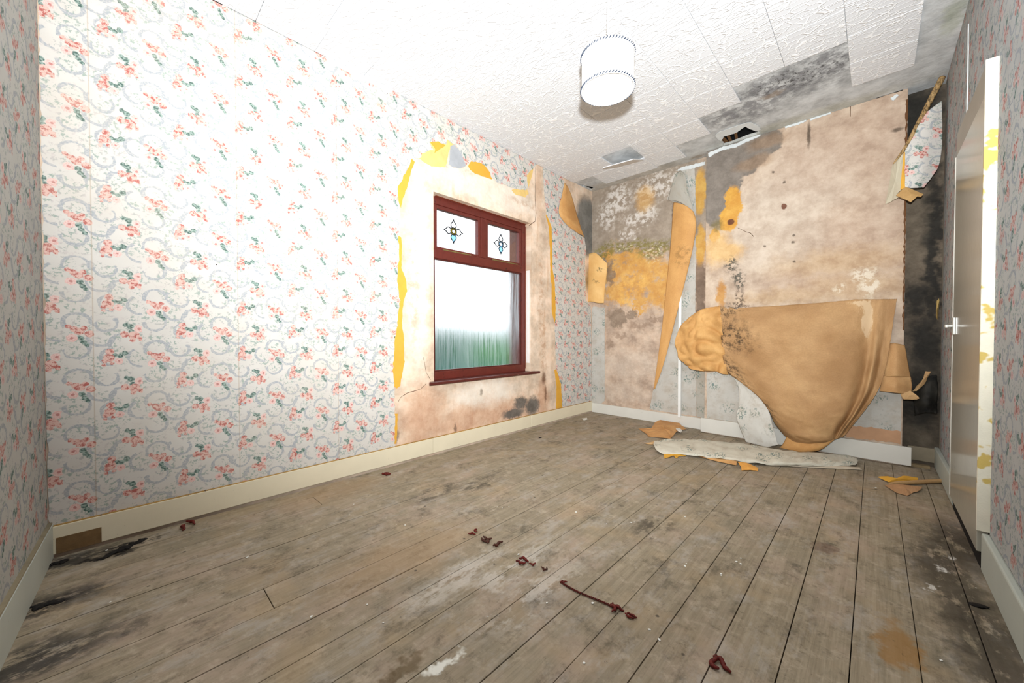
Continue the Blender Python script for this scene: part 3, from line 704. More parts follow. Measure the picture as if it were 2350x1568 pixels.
sheet('yellow_backing', 'WIN', [(-0.903, 2.212), (-0.844, 2.23), (-0.768, 2.117), (-0.752, 1.668), (-0.712, 1.521), (-0.696, 1.203), (-0.727, 1.059), (-0.765, 1.12), (-0.796, 1.199), (-0.797, 1.475), (-0.82, 1.566), (-0.828, 1.84), (-0.851, 2.095)], 0.0022, YELLOW, wl, seed=12, **yl)
sheet('yellow_backing', 'WIN', [(-0.748, 0.56), (-0.709, 0.577), (-0.605, 0.404), (-0.563, 0.129), (-0.716, 0.136), (-0.709, 0.385)], 0.0022, YELLOW, wl, seed=13, **yl)
# cracks in the plaster, thin dark grooves
CRK = plain('crack_shadow', c(96, 66, 46), 0.2, 30.0, 0.95)
def crack(plane, pts, wd, parent, seed):
    r = random.Random(seed); L_ = []; R_ = []
    for i in range(len(pts)):
        a = pts[max(i - 1, 0)]; b_ = pts[min(i + 1, len(pts) - 1)]
        dx, dy = b_[0] - a[0], b_[1] - a[1]; l = math.hypot(dx, dy) or 1
        ww = wd * (0.5 + r.random() * 0.7)
        L_.append((pts[i][0] - dy / l * ww, pts[i][1] + dx / l * ww)); R_.append((pts[i][0] + dy / l * ww, pts[i][1] - dx / l * ww))
    sheet('crack', plane, L_ + R_[::-1], 0.0006, CRK, parent, 0.0012, 0.0006, 0.02, seed)
crack('WIN', [(-2.374, 0.564), (-2.425, 0.528), (-2.482, 0.517), (-2.538, 0.51), (-2.592, 0.484), (-2.613, 0.454)], 0.0022, wl, 31)
crack('WIN', [(-1.066, 2.657), (-1.066, 2.498), (-1.073, 2.363), (-1.059, 2.19), (-1.072, 2.107), (-1.133, 2.067), (-1.166, 2.043)], 0.003, wl, 32)
crack('WIN', [(-2.334, 0.591), (-2.374, 0.652), (-2.385, 0.71), (-2.397, 0.772)], 0.0015, wl, 33)
crack('BREAST', [(1.601, 1.92), (1.666, 1.872), (1.7, 1.854), (1.727, 1.818)], 0.002, wb, 34)
crack('BREAST', [(2.356, 2.828), (2.355, 2.712), (2.354, 2.62)], 0.002, wb, 35)
# black strips painted for the shade between wall paper and ceiling, near end
box('gap_shade', 0.0005, 0.006, -4.236, -3.62, H - 0.012, H - 0.0005, BLACK, wl)
box('gap_shade', 0.0005, 0.006, -3.60, -3.10, H - 0.009, H - 0.0005, BLACK, wl)

box('coving_strip', 0.0, 0.020, -3.10, -2.66, H - 0.034, H - 0.0105, CP, ceiling, 0.004)

# ------------------------------------------------------------------ skirting boards
bl = tag(empty('baseboard_left'), kind='structure')
for a, b_ in ((-4.235, -2.325), (-2.323, -1.152), (-1.150, -0.002)):
    box('board', 0.0, 0.019, a, b_, 0.012, 0.130, PAINT, bl, bev=0.003)
box('rotten_edge', 0.0, 0.015, -4.235, -0.02, 0.128, 0.133, plain('yellowed_paint_edge', c(190, 150, 84), 0.25, 20.0, 0.7, specks=(c(70, 50, 34), 30.0, 0.62)), bl)
box('bare_wood_patch', 0.019, 0.0215, -4.215, -4.085, 0.012, 0.080, plain('bare_wood_patch', c(128, 100, 66), 0.22, 26.0, 0.8), bl, bev=0.0008)
bb = tag(empty('baseboard_back'), kind='structure')
box('board', 0.019, BX0, -0.019, 0.0, 0.0, 0.112, PAINT_W, bb, bev=0.003)
box('board', BX0 - 0.025, 2.705, BY - 0.024, BY, 0.010, 0.142, PAINT_W, bb, bev=0.003)
box('board', BX1 + 0.03, RX - 0.02, -0.030, 0.0, 0.035, 0.135, plain('stained_skirting', c(150, 138, 116), 0.15, 10.0, 0.7), bb, bev=0.003)
br = tag(empty('baseboard_right'), kind='structure')
DY0, DY1 = -1.625, -0.87
box('board', RX - 0.023, RX, DY1 + 0.012, -0.004, 0.006, 0.145, PAINT_G, br, bev=0.005)
box('board', RX - 0.023, RX, -4.36, DY0 - 0.004, 0.0, 0.150, PAINT_G, br, bev=0.006)
bn = tag(empty('baseboard_front'), kind='structure')
prism('board', [(0.0, -4.24), (RX - 0.03, -4.24 - 0.045 * RX), (RX - 0.03, -4.222 - 0.045 * RX), (0.0, -4.222)], 0.0, 0.140, PAINT_G, bn)
prism('torn_edge', [(0.0, -4.24), (RX - 0.03, -4.24 - 0.045 * RX), (RX - 0.03, -4.225 - 0.045 * RX), (0.0, -4.225)], 0.140, 0.146, plain('soiled_edge', c(150, 138, 112), 0.25, 12.0, 0.8), bn)

# ------------------------------------------------------------------ papers on back, right and front walls
sheet('wallpaper', 'BACK', [(0.003, 0.11), (0.003, 1.28)] + [(0.026, 1.293), (0.182, 1.274), (0.187, 0.155)] + [(0.135, 0.11)], 0.0030, LEAF, wb, 0.0016, 0.003, 0.02, 21, (0.002, 1.33, 0.10, 2.69))
sheet('wallpaper', 'BACK', [(0.916, 2.372), (0.956, 2.494), (0.991, 2.624), (1.069, 2.645), (1.188, 2.631), (1.197, 2.515), (1.205, 1.991), (1.207, 1.16), (1.223, 0.126), (0.74, 0.126), (0.815, 0.544), (0.907, 0.917), (1.052, 1.473), (1.135, 1.899), (1.158, 2.22), (1.089, 2.289), (0.984, 2.337)], 0.0030, LEAF, wb, 0.0016, 0.003, 0.02, 22, (0.002, 1.328, 0.10, 2.69))
sheet('wallpaper', 'BACK', [(1.22, 0.589), (1.317, 0.617), (1.321, 0.119), (1.227, 0.123)], 0.0034, LEAF_D, wb, 0.0016, 0.002, 0.02, 23, (0.002, 1.328, 0.10, 2.69))
sheet('plaster_crumbs', 'BACK', [(1.008, 2.651), (1.069, 2.668), (1.171, 2.662), (1.285, 2.656), (1.286, 2.626), (1.188, 2.622), (1.069, 2.632)], 0.006, CP, wb, 0.006, 0.004, 0.012, 24, (0.01, 1.33, 0.1, 2.698))
sheet('wallpaper', 'BREAST', [(1.35, 0.579), (1.566, 0.618), (1.834, 0.75), (2.563, 0.747), (2.67, 0.69), (2.676, 0.182), (2.476, 0.182), (1.64, 0.114), (1.354, 0.117)], 0.0030, LEAF, wb, 0.0016, 0.003, 0.02, 25, (BX0 + .008, BX1 - .008, 0.145, 2.6))
STAIN_PINK = plain('pink_stained_paper', c(206, 160, 124), 0.14, 9.0, 0.8)
sheet('stained_band', 'BREAST', [(2.352, 0.234), (2.475, 0.248), (2.568, 0.248), (2.673, 0.251), (2.674, 0.156), (2.353, 0.153)], 0.0040, STAIN_PINK, wb, 0.0010, 0.006, 0.02, 26, (BX0 + .008, BX1 - .009, 0.145, 2.6))
for i, pts in enumerate(([(1.345, 2.679), (1.402, 2.684), (1.476, 2.695), (1.583, 2.686), (1.669, 2.702), (1.768, 2.708), (1.768, 2.685), (1.669, 2.671), (1.584, 2.654), (1.477, 2.663), (1.403, 2.652), (1.357, 2.634)],
                         [(1.94, 2.714), (2.028, 2.708), (2.085, 2.714), (2.086, 2.689), (2.034, 2.681), (1.949, 2.684)], [(2.102, 2.714), (2.182, 2.717), (2.243, 2.712), (2.238, 2.687), (2.182, 2.686), (2.114, 2.685)],
                         [(2.572, 2.664), (2.603, 2.679), (2.614, 2.665), (2.586, 2.64)])):
    sheet('plaster_crumbs', 'BREAST', pts, 0.008, CP, wb, 0.008, 0.003, 0.010, 40 + i, (BX0, BX1, 0.1, H - 0.001))
sheet('gap_shade', 'BREAST', [(2.494, 2.711), (2.54, 2.723), (2.607, 2.715), (2.633, 2.709), (2.633, 2.693), (2.585, 2.699), (2.54, 2.7), (2.504, 2.694)], 0.002, BLACK, wb, 0.002, 0.002, 0.02, 46, (BX0, BX1, 0.1, H - 0.001))  # shade of a slit, painted on as a flat black sheet
TORN_BR = plain('torn_brown_edge', c(112, 74, 44), 0.25, 26.0, 0.85)
sheet('torn_edge', 'BREAST', [(BX1 - 0.012, 2.62), (BX1 - 0.001, 2.62), (BX1 - 0.001, 0.98), (BX1 - 0.008, 0.98)], 0.004, TORN_BR, wb, 0.003, 0.004, 0.016, 47, (BX1 - 0.02, BX1, 0.2, 2.69))
LR = (-4.35, -0.004, 0.10, H - 0.003)
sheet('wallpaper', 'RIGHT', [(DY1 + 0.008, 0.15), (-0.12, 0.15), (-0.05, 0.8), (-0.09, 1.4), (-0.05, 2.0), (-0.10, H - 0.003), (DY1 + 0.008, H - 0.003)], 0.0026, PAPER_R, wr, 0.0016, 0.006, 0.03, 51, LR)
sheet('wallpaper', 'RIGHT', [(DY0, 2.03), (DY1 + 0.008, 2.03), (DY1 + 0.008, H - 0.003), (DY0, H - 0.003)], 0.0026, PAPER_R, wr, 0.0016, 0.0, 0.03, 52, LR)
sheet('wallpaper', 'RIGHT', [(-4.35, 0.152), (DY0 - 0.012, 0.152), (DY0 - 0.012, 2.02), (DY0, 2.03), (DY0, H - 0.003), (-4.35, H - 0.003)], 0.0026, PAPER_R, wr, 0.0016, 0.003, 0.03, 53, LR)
sheet('torn_edge', 'RIGHT', [(-0.93, 2.08), (-0.915, 2.08), (-0.91, 2.55), (-0.92, 2.57), (-0.935, 2.4)], 0.006, CP, wr, 0.004, 0.003, 0.03, 54, LR)
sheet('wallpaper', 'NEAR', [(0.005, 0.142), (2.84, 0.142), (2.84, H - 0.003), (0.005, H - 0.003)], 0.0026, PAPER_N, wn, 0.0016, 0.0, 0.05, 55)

# ------------------------------------------------------------------ window
WOOD = plain('mahogany_frame', c(104, 42, 34), 0.18, 22.0, 0.38, 0.0008, 0.5, specks=(c(64, 26, 22), 30.0, 0.62))
SILLM = plain('mahogany_sill', c(92, 40, 34), 0.2, 18.0, 0.35, 0.001, 0.5, specks=(c(160, 130, 112), 26.0, 0.70))
win = tag(empty('window_1'), kind='structure')
FX0, FX1 = -0.135, -0.070
fy0, fy1, fz0, fz1 = OY0 + 0.001, OY1 - 0.001, OZ0 + 0.001, OZ1 - 0.001
FWD = 0.055
box('frame_jamb', FX0, FX1, fy0, fy0 + FWD, fz0, fz1, WOOD, win, 0.006)
box('frame_jamb', FX0, FX1, fy1 - FWD, fy1, fz0, fz1, WOOD, win, 0.006)
box('frame_head', FX0, FX1, fy0 + FWD, fy1 - FWD, fz1 - 0.062, fz1, WOOD, win, 0.006)
box('frame_bottom_rail', FX0, FX1, fy0 + FWD, fy1 - FWD, fz0, fz0 + 0.070, WOOD, win, 0.006)
TZ0, TZ1 = 1.572, 1.648
box('transom', FX0, FX1, fy0 + FWD, fy1 - FWD, TZ0, TZ1, WOOD, win, 0.006)
MY0, MY1 = -1.742, -1.682
box('mullion', FX0, FX1, MY0, MY1, TZ1, fz1 - 0.062, WOOD, win, 0.006)
def glass_mat(name, fog=False):
    m = bpy.data.materials.new(name); m.use_nodes = True; nt = m.node_tree; g = G(nt)
    out = nt.nodes['Material Output']; nt.nodes.remove(nt.nodes['Principled BSDF'])
    tr = g.n('ShaderNodeBsdfTransparent'); gl = g.n('ShaderNodeBsdfGlossy'); gl.inputs['Roughness'].default_value = 0.03
    mx = g.n('ShaderNodeMixShader'); g.put(mx.inputs[0], 0.05); nt.links.new(tr.outputs[0], mx.inputs[1]); nt.links.new(gl.outputs[0], mx.inputs[2])
    res = mx.outputs[0]
    if fog:
        x, y, z = g.sep(g.pos())[0:3]
        st = g.noise(g.comb(0.0, g.m('MULTIPLY', y, 42.0), g.m('MULTIPLY', z, 2.2)), 1.0, 4.0, 0.62)
        dr = g.noise(g.comb(0.0, g.m('MULTIPLY', y, 90.0), g.m('MULTIPLY', z, 40.0)), 1.0, 2.0, 0.5)
        f = g.m('ADD', g.step(st, 0.34, 0.72, 0.0, 0.36), g.m('MULTIPLY', g.step(dr, 0.66, 0.74), 0.12), clamp=True)
        f = g.m('MULTIPLY', f, g.step(z, 0.70, 1.05, 0.45, 1.25))
        tl = g.n('ShaderNodeBsdfTranslucent'); tl.inputs['Color'].default_value = (0.92, 0.95, 0.97, 1)
        rf = g.n('ShaderNodeBsdfRefraction'); rf.inputs['Roughness'].default_value = 0.5; rf.inputs['IOR'].default_value = 1.12
        m2 = g.n('ShaderNodeMixShader'); g.put(m2.inputs[0], g.step(st, 0.36, 0.50, 0.35, 0.96)); nt.links.new(res, m2.inputs[1]); nt.links.new(rf.outputs[0], m2.inputs[2])
        m3 = g.n('ShaderNodeMixShader'); g.put(m3.inputs[0], f); nt.links.new(m2.outputs[0], m3.inputs[1]); nt.links.new(tl.outputs[0], m3.inputs[2])
        res = m3.outputs[0]
    nt.links.new(res, out.inputs['Surface'])
    return m
GLASS = glass_mat('clear_glass'); FOG = glass_mat('condensation_glass', True)
GX0, GX1 = -0.108, -0.102
ly0, ly1 = fy0 + FWD, fy1 - FWD
lz0 = fz0 + 0.070
tag(box('pane', GX0, GX1, ly0 - 0.004, ly1 + 0.004, lz0 - 0.004, TZ0 + 0.004, FOG, win), label='large lower pane streaked with condensation')
# glazing beads around each light
BEAD = plain('glazing_bead', c(86, 38, 32), 0.18, 22.0, 0.4)
def beads(y0, y1, z0, z1, t=0.012):
    bm = bmesh.new()
    add_box(bm, -0.100, -0.080, y0, y0 + t, z0, z1); add_box(bm, -0.100, -0.080, y1 - t, y1, z0, z1)
    add_box(bm, -0.100, -0.080, y0 + t, y1 - t, z0, z0 + t); add_box(bm, -0.100, -0.080, y0 + t, y1 - t, z1 - t, z1)
    bm_obj('glazing_bead', bm, BEAD, win)
beads(ly0, ly1, lz0, TZ0, 0.010)
LEADM = plain('lead_line', c(16, 20, 26), 0.2, 30.0, 0.5)
def glassy(name, col, al):
    m = bpy.data.materials.new(name); m.use_nodes = True; nt = m.node_tree; g = G(nt)
    out = nt.nodes['Material Output']; nt.nodes.remove(nt.nodes['Principled BSDF'])
    tr = g.n('ShaderNodeBsdfTransparent'); tr.inputs[0].default_value = col
    nt.links.new(tr.outputs[0], out.inputs['Surface']); return m
TINTB = glassy('pale_blue_glass', (0.50, 0.72, 0.86, 1), 1); TINTY = glassy('yellow_glass', (0.62, 0.52, 0.02, 1), 1)
for (y0, y1, cy, cz, sc_, ctr) in ((ly0, MY0, -2.030, 1.832, 0.103, TINTY), (MY1, ly1, -1.463, 1.822, 0.097, TINTB)):
    z0, z1 = TZ1, fz1 - 0.062
    sash = 0.030
    bm = bmesh.new()
    add_box(bm, -0.118, -0.076, y0, y0 + sash, z0, z1, 0.004); add_box(bm, -0.118, -0.076, y1 - sash, y1, z0, z1, 0.004)
    add_box(bm, -0.118, -0.076, y0 + sash, y1 - sash, z0, z0 + sash * .7, 0.004); add_box(bm, -0.118, -0.076, y0 + sash, y1 - sash, z1 - sash, z1, 0.004)
    bm_obj('sash', bm, WOOD, win)
    tag(box('pane', GX0, GX1, y0 + sash - 0.003, y1 - sash + 0.003, z0 + sash * .7 - 0.003, z1 - sash + 0.003, GLASS, win))
    fm = empty('flower_motif'); fm.parent = win
    XX = GX1 + 0.002
    for q in range(4):
        a = q * math.pi / 2
        def rot(s, t): return (XX, cy + (s * math.cos(a) - t * math.sin(a)) * sc_, cz + (s * math.sin(a) + t * math.cos(a)) * sc_)
        lp = [(-0.10, 0.22), (-0.24, 0.38), (-0.28, 0.52), (-0.20, 0.68), (-0.07, 0.80), (0.0, 1.0)]
        path = spline([rot(*p) for p in lp], 14) + spline([rot(-p[0], p[1]) for p in lp[::-1]], 14)[1:]
        bm = bmesh.new(); tube(bm, path, 0.0042, 5); bm_obj('petal_outline', bm, LEADM, fm)
        bm = bmesh.new(); bm.faces.new([bm.verts.new((XX - 0.001, p[1], p[2])) for p in path])
        ret = bmesh.ops.extrude_face_region(bm, geom=list(bm.faces))
        for v in ret['geom']:
            if isinstance(v, bmesh.types.BMVert): v.co.x -= 0.0008
        bm_obj('petal_glass', bm, TINTB if q == 3 - 1 else GLASS, fm)
    for rr, rt in ((0.30, 0.0046), (0.17, 0.0036)):
        bm = bmesh.new(); tube(bm, [(XX, cy + math.cos(t * math.pi / 10) * rr * sc_, cz + math.sin(t * math.pi / 10) * rr * sc_) for t in range(21)], rt, 5, False)
        bm_obj('centre_ring', bm, LEADM, fm)
    bm = bmesh.new()
    ro = [bm.verts.new((XX - 0.001, cy + math.cos(t * math.pi / 12) * .30 * sc_, cz + math.sin(t * math.pi / 12) * .30 * sc_)) for t in range(24)]
    ri = [bm.verts.new((XX - 0.001, cy + math.cos(t * math.pi / 12) * .17 * sc_, cz + math.sin(t * math.pi / 12) * .17 * sc_)) for t in range(24)]
    for t in range(24): bm.faces.new((ro[t], ro[(t + 1) % 24], ri[(t + 1) % 24], ri[t]))
    ret = bmesh.ops.extrude_face_region(bm, geom=list(bm.faces))
    for v in ret['geom']:
        if isinstance(v, bmesh.types.BMVert): v.co.x -= 0.0008
    bm_obj('centre_glass', bm, ctr, fm)
PUTTY = plain('perished_seal', c(120, 104, 60), 0.25, 40.0, 0.8)
box('seal', -0.078, -0.070, -2.16, -1.86, TZ1 - 0.002, TZ1 + 0.007, PUTTY, win)
box('seal', -0.078, -0.070, -1.60, -1.26, TZ1 - 0.002, TZ1 + 0.007, PUTTY, win)
bm = bmesh.new(); add_box(bm, -0.075, 0.052, -2.375, -1.045, OZ0 - 0.020, OZ0 + 0.004, 0.008)
for v in bm.verts:
    if v.co.x < -0.001 and (v.co.y < OY0 + 0.002 or v.co.y > OY1 - 0.002): v.co.y = max(min(v.co.y, OY1 - 0.003), OY0 + 0.003)
bm_obj('window_sill', bm, SILLM, win)
REVW = plain('white_reveal_patch', c(240, 232, 226), 0.05, 20.0, 0.8)
box('reveal_patch', -0.060, -0.015, OY1 - 0.0018, OY1 - 0.0004, 0.66, 1.60, REVW, wl)
STAINR = plain('red_primer_smear', c(150, 70, 44), 0.25, 26.0, 0.8)
box('primer_smear', -0.070, -0.060, OY1 - 0.0022, OY1 - 0.0004, 0.60, 2.05, STAINR, wl)
box('primer_smear', -0.070, -0.050, OY0 + 0.06, OY1 - 0.01, OZ1 - 0.0022, OZ1 - 0.0004, STAINR, wl)
# outside: wet brick reveal, ground and hedge, seen through the misted glass
BRK = plain('outer_brick', c(110, 80, 74), 0.2, 20.0, 0.9)
box('outer_reveal', -WT, -0.137, OY1 - 0.004, OY1 - 0.0002, OZ0 + 0.004, OZ1 - 0.001, BRK, wl)
tag(box('outer_brickwork', -0.30, -WT, OY1 + 0.0, OY1 + 0.5, 0.2, 2.3, BRK), kind='structure')
tag(box('ground_outside', -14, -0.32, -8, 12, -0.60, -0.50, plain('wet_lawn', c(54, 92, 70), 0.3, 3.0, 0.9)), kind='structure')
bm = bmesh.new(); nx, ny = 6, 90
def hedge_top(y): return 1.02 + 0.16 * mnoise.noise(Vector((y * 0.9, 3.0, 0))) + 0.10 * mnoise.noise(Vector((y * 3.1, 7.0, 0))) + 0.05 * y / 4
prof = [(0.35, 0.0), (0.42, 0.35), (0.40, 0.7), (0.26, 0.93), (0.0, 1.0), (-0.26, 0.93), (-0.40, 0.6), (-0.35, 0.0)]
rings = []
for j in range(ny + 1):
    y = -5.0 + 11.0 * j / ny; hh = hedge_top(y) + 0.5; ring = []
    for k, (px_, pz_) in enumerate(prof):
        p = Vector((-3.6 + px_ * 1.2, y, -0.5 + pz_ * hh)); p += Vector((mnoise.noise(p * 4), 0, mnoise.noise(p * 4 + Vector((9, 0, 0))) * (1 if k not in (0, 7) else 0))) * 0.12
        ring.append(bm.verts.new(p))
    rings.append(ring)
for j in range(ny):
    for k in range(len(prof) - 1): bm.faces.new((rings[j][k], rings[j][k + 1], rings[j + 1][k + 1], rings[j + 1][k]))
bm.faces.new(rings[0]); bm.faces.new(rings[-1][::-1])
hm = stained('hedge_leaves', c(60, 96, 84), 'yz', [dict(col=c(96, 146, 96), blobs=[(1.4, 0.5, 0.7, 0.35), (3.6, 0.3, 0.9, 0.3)], soft=0.6, warp=0.3, op=0.8), dict(col=c(84, 138, 130), blobs=[(0.2, 0.1, 1.2, 0.3), (2.6, 0.0, 1.6, 0.3)], soft=0.6, warp=0.3, op=0.7)])
tag(bm_obj('garden_hedge', bm, hm), 'long green garden hedge outside, seen through the misted window pane', 'hedge')

# ------------------------------------------------------------------ cupboard door in the right wall
GLOSS = plain('gloss_door_paint', c(176, 172, 158), 0.05, 4.0, 0.16, 0.0006, 0.6)
door = tag(empty('door_1'), kind='structure')
DX = 2.812
box('door_leaf', DX, DX + 0.030, DY0 + 0.012, DY1 - 0.002, 0.066, 1.900, GLOSS, door, 0.003)
box('door_edge', DX - 0.0015, DX + 0.03, DY1 - 0.002, DY1 + 0.006, 0.066, 1.90, PAINT_W, door)
box('header_panel', DX + 0.004, RX, DY0 + 0.012, DY1 + 0.006, 1.904, 2.030, plain('header_paint', c(150, 144, 132), 0.08, 6.0, 0.35), door, 0.002)
ed = plain('bare_edge_white', c(240, 234, 214), 0.08, 18.0, 0.8, specks=(c(208, 182, 104), 9.0, 0.56))
o = box('bare_edge', DX - 0.002, RX, DY0, DY0 + 0.012, 0.155, 2.03, ed, door)
CHROME = plain('white_metal_handle', c(222, 222, 216), 0.05, 30.0, 0.25, 0.0003, 0.7)
hd = empty('door_handle'); hd.parent = door
bm = bmesh.new(); add_box(bm, DX - 0.008, DX, -0.965, -0.915, 0.945, 1.035, 0.0025); bm_obj('backplate', bm, CHROME, hd)
bm = bmesh.new(); tube(bm, [(DX - 0.004, -0.94, 0.99), (DX - 0.026, -0.94, 0.99)], 0.006, 10); bm_obj('spindle', bm, CHROME, hd)
bm = bmesh.new(); add_box(bm, DX - 0.034, DX - 0.024, -0.948, -0.905, 0.982, 0.998, 0.003); bm_obj('grip', bm, CHROME, hd)
box('under_door_shade', DX + 0.012, RX, DY0 + 0.012, DY1, 0.0, 0.060, BLACK, door)  # black block standing in for the shade under the door

# ------------------------------------------------------------------ cable trunking in the alcove
tr_ = tag(empty('cable_trunking', (0, 0, 0)), 'thin white plastic cable trunking running up the alcove wall', 'trunking')
WPL = plain('white_plastic', c(244, 244, 240), 0.03, 20.0, 0.4)
tu = [(1.048, 0.146), (1.091, 0.152), (1.062, 1.256)]
xu = (tu[0][0] + tu[1][0]) / 2
box('channel', xu - 0.012, xu + 0.012, -0.036, -0.0036, 0.095, 1.75, WPL, tr_, 0.002)
box('cover', xu - 0.014, xu + 0.014, -0.040, -0.036, 0.095, 1.75, WPL, tr_, 0.0015)

# ------------------------------------------------------------------ pendant lamp
lamp = tag(empty('pendant_lamp', (1.56, -2.36, H)), 'white drum pendant lampshade with braided rims hanging from the tiled ceiling', 'lamp')
def lathe(bm, prof, n=48):
    rings = [[bm.verts.new((r * math.cos(2 * math.pi * k / n), r * math.sin(2 * math.pi * k / n), z)) for k in range(n)] for r, z in prof]
    for a, b_ in zip(rings[:-1], rings[1:]):
        for k in range(n): bm.faces.new((a[k], a[(k + 1) % n], b_[(k + 1) % n], b_[k]))
SHADE = plain('white_shade_fabric', c(238, 234, 226), 0.03, 40.0, 0.7)
BRAID = plain('grey_blue_braid', c(44, 54, 72), 0.2, 60.0, 0.7)
BRAIDW = plain('white_braid', c(240, 240, 240), 0.05, 60.0, 0.7)
SR, SZ0, SZ1 = 0.124, -0.57, -0.405
bm = bmesh.new(); lathe(bm, [(SR, SZ0), (SR, SZ1), (SR - 0.003, SZ1), (SR - 0.003, SZ0), (SR, SZ0)]); sh = bm_obj('shade', bm, SHADE, lamp, False)
for zz in (SZ0 + 0.005, SZ1 - 0.005):
    bm = bmesh.new(); lathe(bm, [(SR + 0.001, zz - 0.006), (SR + 0.003, zz - 0.004), (SR + 0.003, zz + 0.004), (SR + 0.001, zz + 0.006)]); tr2 = bm_obj('rim_braid', bm, BRAIDW, sh)
    bm = bmesh.new()
    for k in range(56):
        a = 2 * math.pi * k / 56
        tube(bm, [((SR + 0.003) * math.cos(a), (SR + 0.003) * math.sin(a), zz - 0.005), ((SR + 0.0045) * math.cos(a + 0.05), (SR + 0.0045) * math.sin(a + 0.05), zz), ((SR + 0.003) * math.cos(a + 0.07), (SR + 0.003) * math.sin(a + 0.07), zz + 0.005)], 0.0027, 4)
    tag(bm_obj('braid_stitching', bm, BRAID, sh), kind='stuff')
bm = bmesh.new(); lathe(bm, [(0.0005, SZ0 + 0.010), (SR - 0.009, SZ0 + 0.010), (SR - 0.009, SZ0 + 0.013), (0.0005, SZ0 + 0.013)]); bm_obj('diffuser', bm, SHADE, lamp)
bm = bmesh.new()
for k in range(3):
    a = k * 2.094; tube(bm, [(0.02 * math.cos(a), 0.02 * math.sin(a), SZ1 - 0.02), (SR * math.cos(a), SR * math.sin(a), SZ1 - 0.004)], 0.0015, 5)
bm_obj('spider', bm, CHROME, lamp)
bm = bmesh.new(); lathe(bm, [(0.0005, SZ1 - 0.06), (0.018, SZ1 - 0.06), (0.020, SZ1 - 0.01), (0.012, SZ1 + 0.02), (0.0005, SZ1 + 0.02)], 20); bm_obj('lamp_holder', bm, WPL, lamp)
bm = bmesh.new(); tube(bm, [(0, 0, SZ1 + 0.015), (0, 0, -0.03)], 0.0028, 8); bm_obj('cord', bm, plain('grey_flex', c(206, 206, 208), 0.05, 30.0, 0.6), lamp)
bm = bmesh.new(); lathe(bm, [(0.0005, -0.034), (0.022, -0.034), (0.042, -0.020), (0.045, -0.011), (0.0005, -0.011)], 28); bm_obj('ceiling_rose', bm, WPL, lamp)

# ------------------------------------------------------------------ peeled and hanging papers
KBIG = kraft('big_sheet_brown', (196, 156, 110), (164, 124, 82),
             dirt_blobs=[(0.06, 0.97, 0.06, 0.05), (0.07, 0.83, 0.10, 0.08), (0.03, 0.60, 0.06, 0.10), (0.06, 0.42, 0.10, 0.07)],
             pale_blobs=[(0.60, 0.92, 0.05, 0.08), (0.54, 0.97, 0.05, 0.02)])
def folded(rows):
    out = []
    for k, r_ in enumerate(rows):
        a_, b_ = Vector(r_[-2]), Vector(r_[-1]); d = 0.032 * min(1.0, k / 2.0) * (0.4 if k > 5 else 1.0)
        out.append(r_[:-1] + [tuple(a_.lerp(b_, 0.42) + Vector((0, d, 0))), tuple(a_.lerp(b_, 0.62) + Vector((0, -d * 0.6, 0))), tuple(a_.lerp(b_, 0.82) + Vector((0, d * 0.7, 0))), r_[-1]])
    return out
big = loft('peeled_paper_sheet', folded([
    [(1.453, -0.116, 1.215), (1.633, -0.118, 1.193), (1.894, -0.118, 1.194), (2.157, -0.118, 1.201), (2.391, -0.118, 1.214), (2.62, -0.118, 1.205)],
    [(1.474, -0.13, 0.973), (1.642, -0.148, 0.96), (1.905, -0.168, 0.959), (2.165, -0.18, 0.957), (2.396, -0.17, 0.957), (2.596, -0.14, 0.956)],
    [(1.495, -0.15, 0.77), (1.694, -0.19, 0.702), (1.946, -0.225, 0.694), (2.174, -0.245, 0.694), (2.388, -0.235, 0.713), (2.567, -0.18, 0.704)],
    [(1.552, -0.17, 0.598), (1.778, -0.225, 0.489), (1.984, -0.27, 0.471), (2.181, -0.3, 0.475), (2.368, -0.285, 0.514), (2.53, -0.215, 0.542)],
    [(1.737, -0.18, 0.469), (1.877, -0.245, 0.336), (2.024, -0.3, 0.293), (2.185, -0.33, 0.298), (2.335, -0.31, 0.351), (2.465, -0.235, 0.397)],
    [(1.858, -0.19, 0.326), (1.939, -0.25, 0.225), (2.048, -0.3, 0.181), (2.173, -0.325, 0.174), (2.281, -0.3, 0.203), (2.393, -0.235, 0.263)],
    [(1.911, -0.2, 0.198), (1.984, -0.25, 0.154), (2.069, -0.29, 0.127), (2.164, -0.305, 0.121), (2.261, -0.285, 0.136), (2.352, -0.225, 0.182)],
    [(1.975, -0.185, 0.104), (2.022, -0.205, 0.08), (2.082, -0.225, 0.068), (2.152, -0.235, 0.077), (2.226, -0.225, 0.1), (2.306, -0.195, 0.14)]]),
    80, 70, KBIG, None, 0.0018, 0.022, 7.0, 0.012, (0, -1, 0), 3, (1.0, 1.0), 0.003, 0.012)
tag(big, 'large brown backing sheet peeled and sagging off the chimney breast', 'wallpaper', 'peeled paper on the back wall')
lip = loft('curled_lip', [
    [(1.992, -0.2, 0.099), (2.069, -0.235, 0.109), (2.158, -0.25, 0.123), (2.244, -0.235, 0.15), (2.318, -0.2, 0.187)],
    [(1.966, -0.215, 0.028), (2.057, -0.25, 0.036), (2.155, -0.265, 0.053), (2.238, -0.25, 0.091), (2.302, -0.21, 0.149)],
    [(1.926, -0.205, -0.023), (2.027, -0.235, -0.013), (2.127, -0.25, 0.012), (2.206, -0.235, 0.04), (2.268, -0.2, 0.1)]], 24, 10, KRAFT, big, 0.0018, 0.004, 14.0, 0.0, (0, -1, 0), 5, (0.4, 0.12), 0.002, 0.004)
tag(lip, 'smooth brown lip curled under at the floor')
KLOBE = kraft('lobe_brown', (226, 174, 110), (200, 148, 88), vs=8.0)
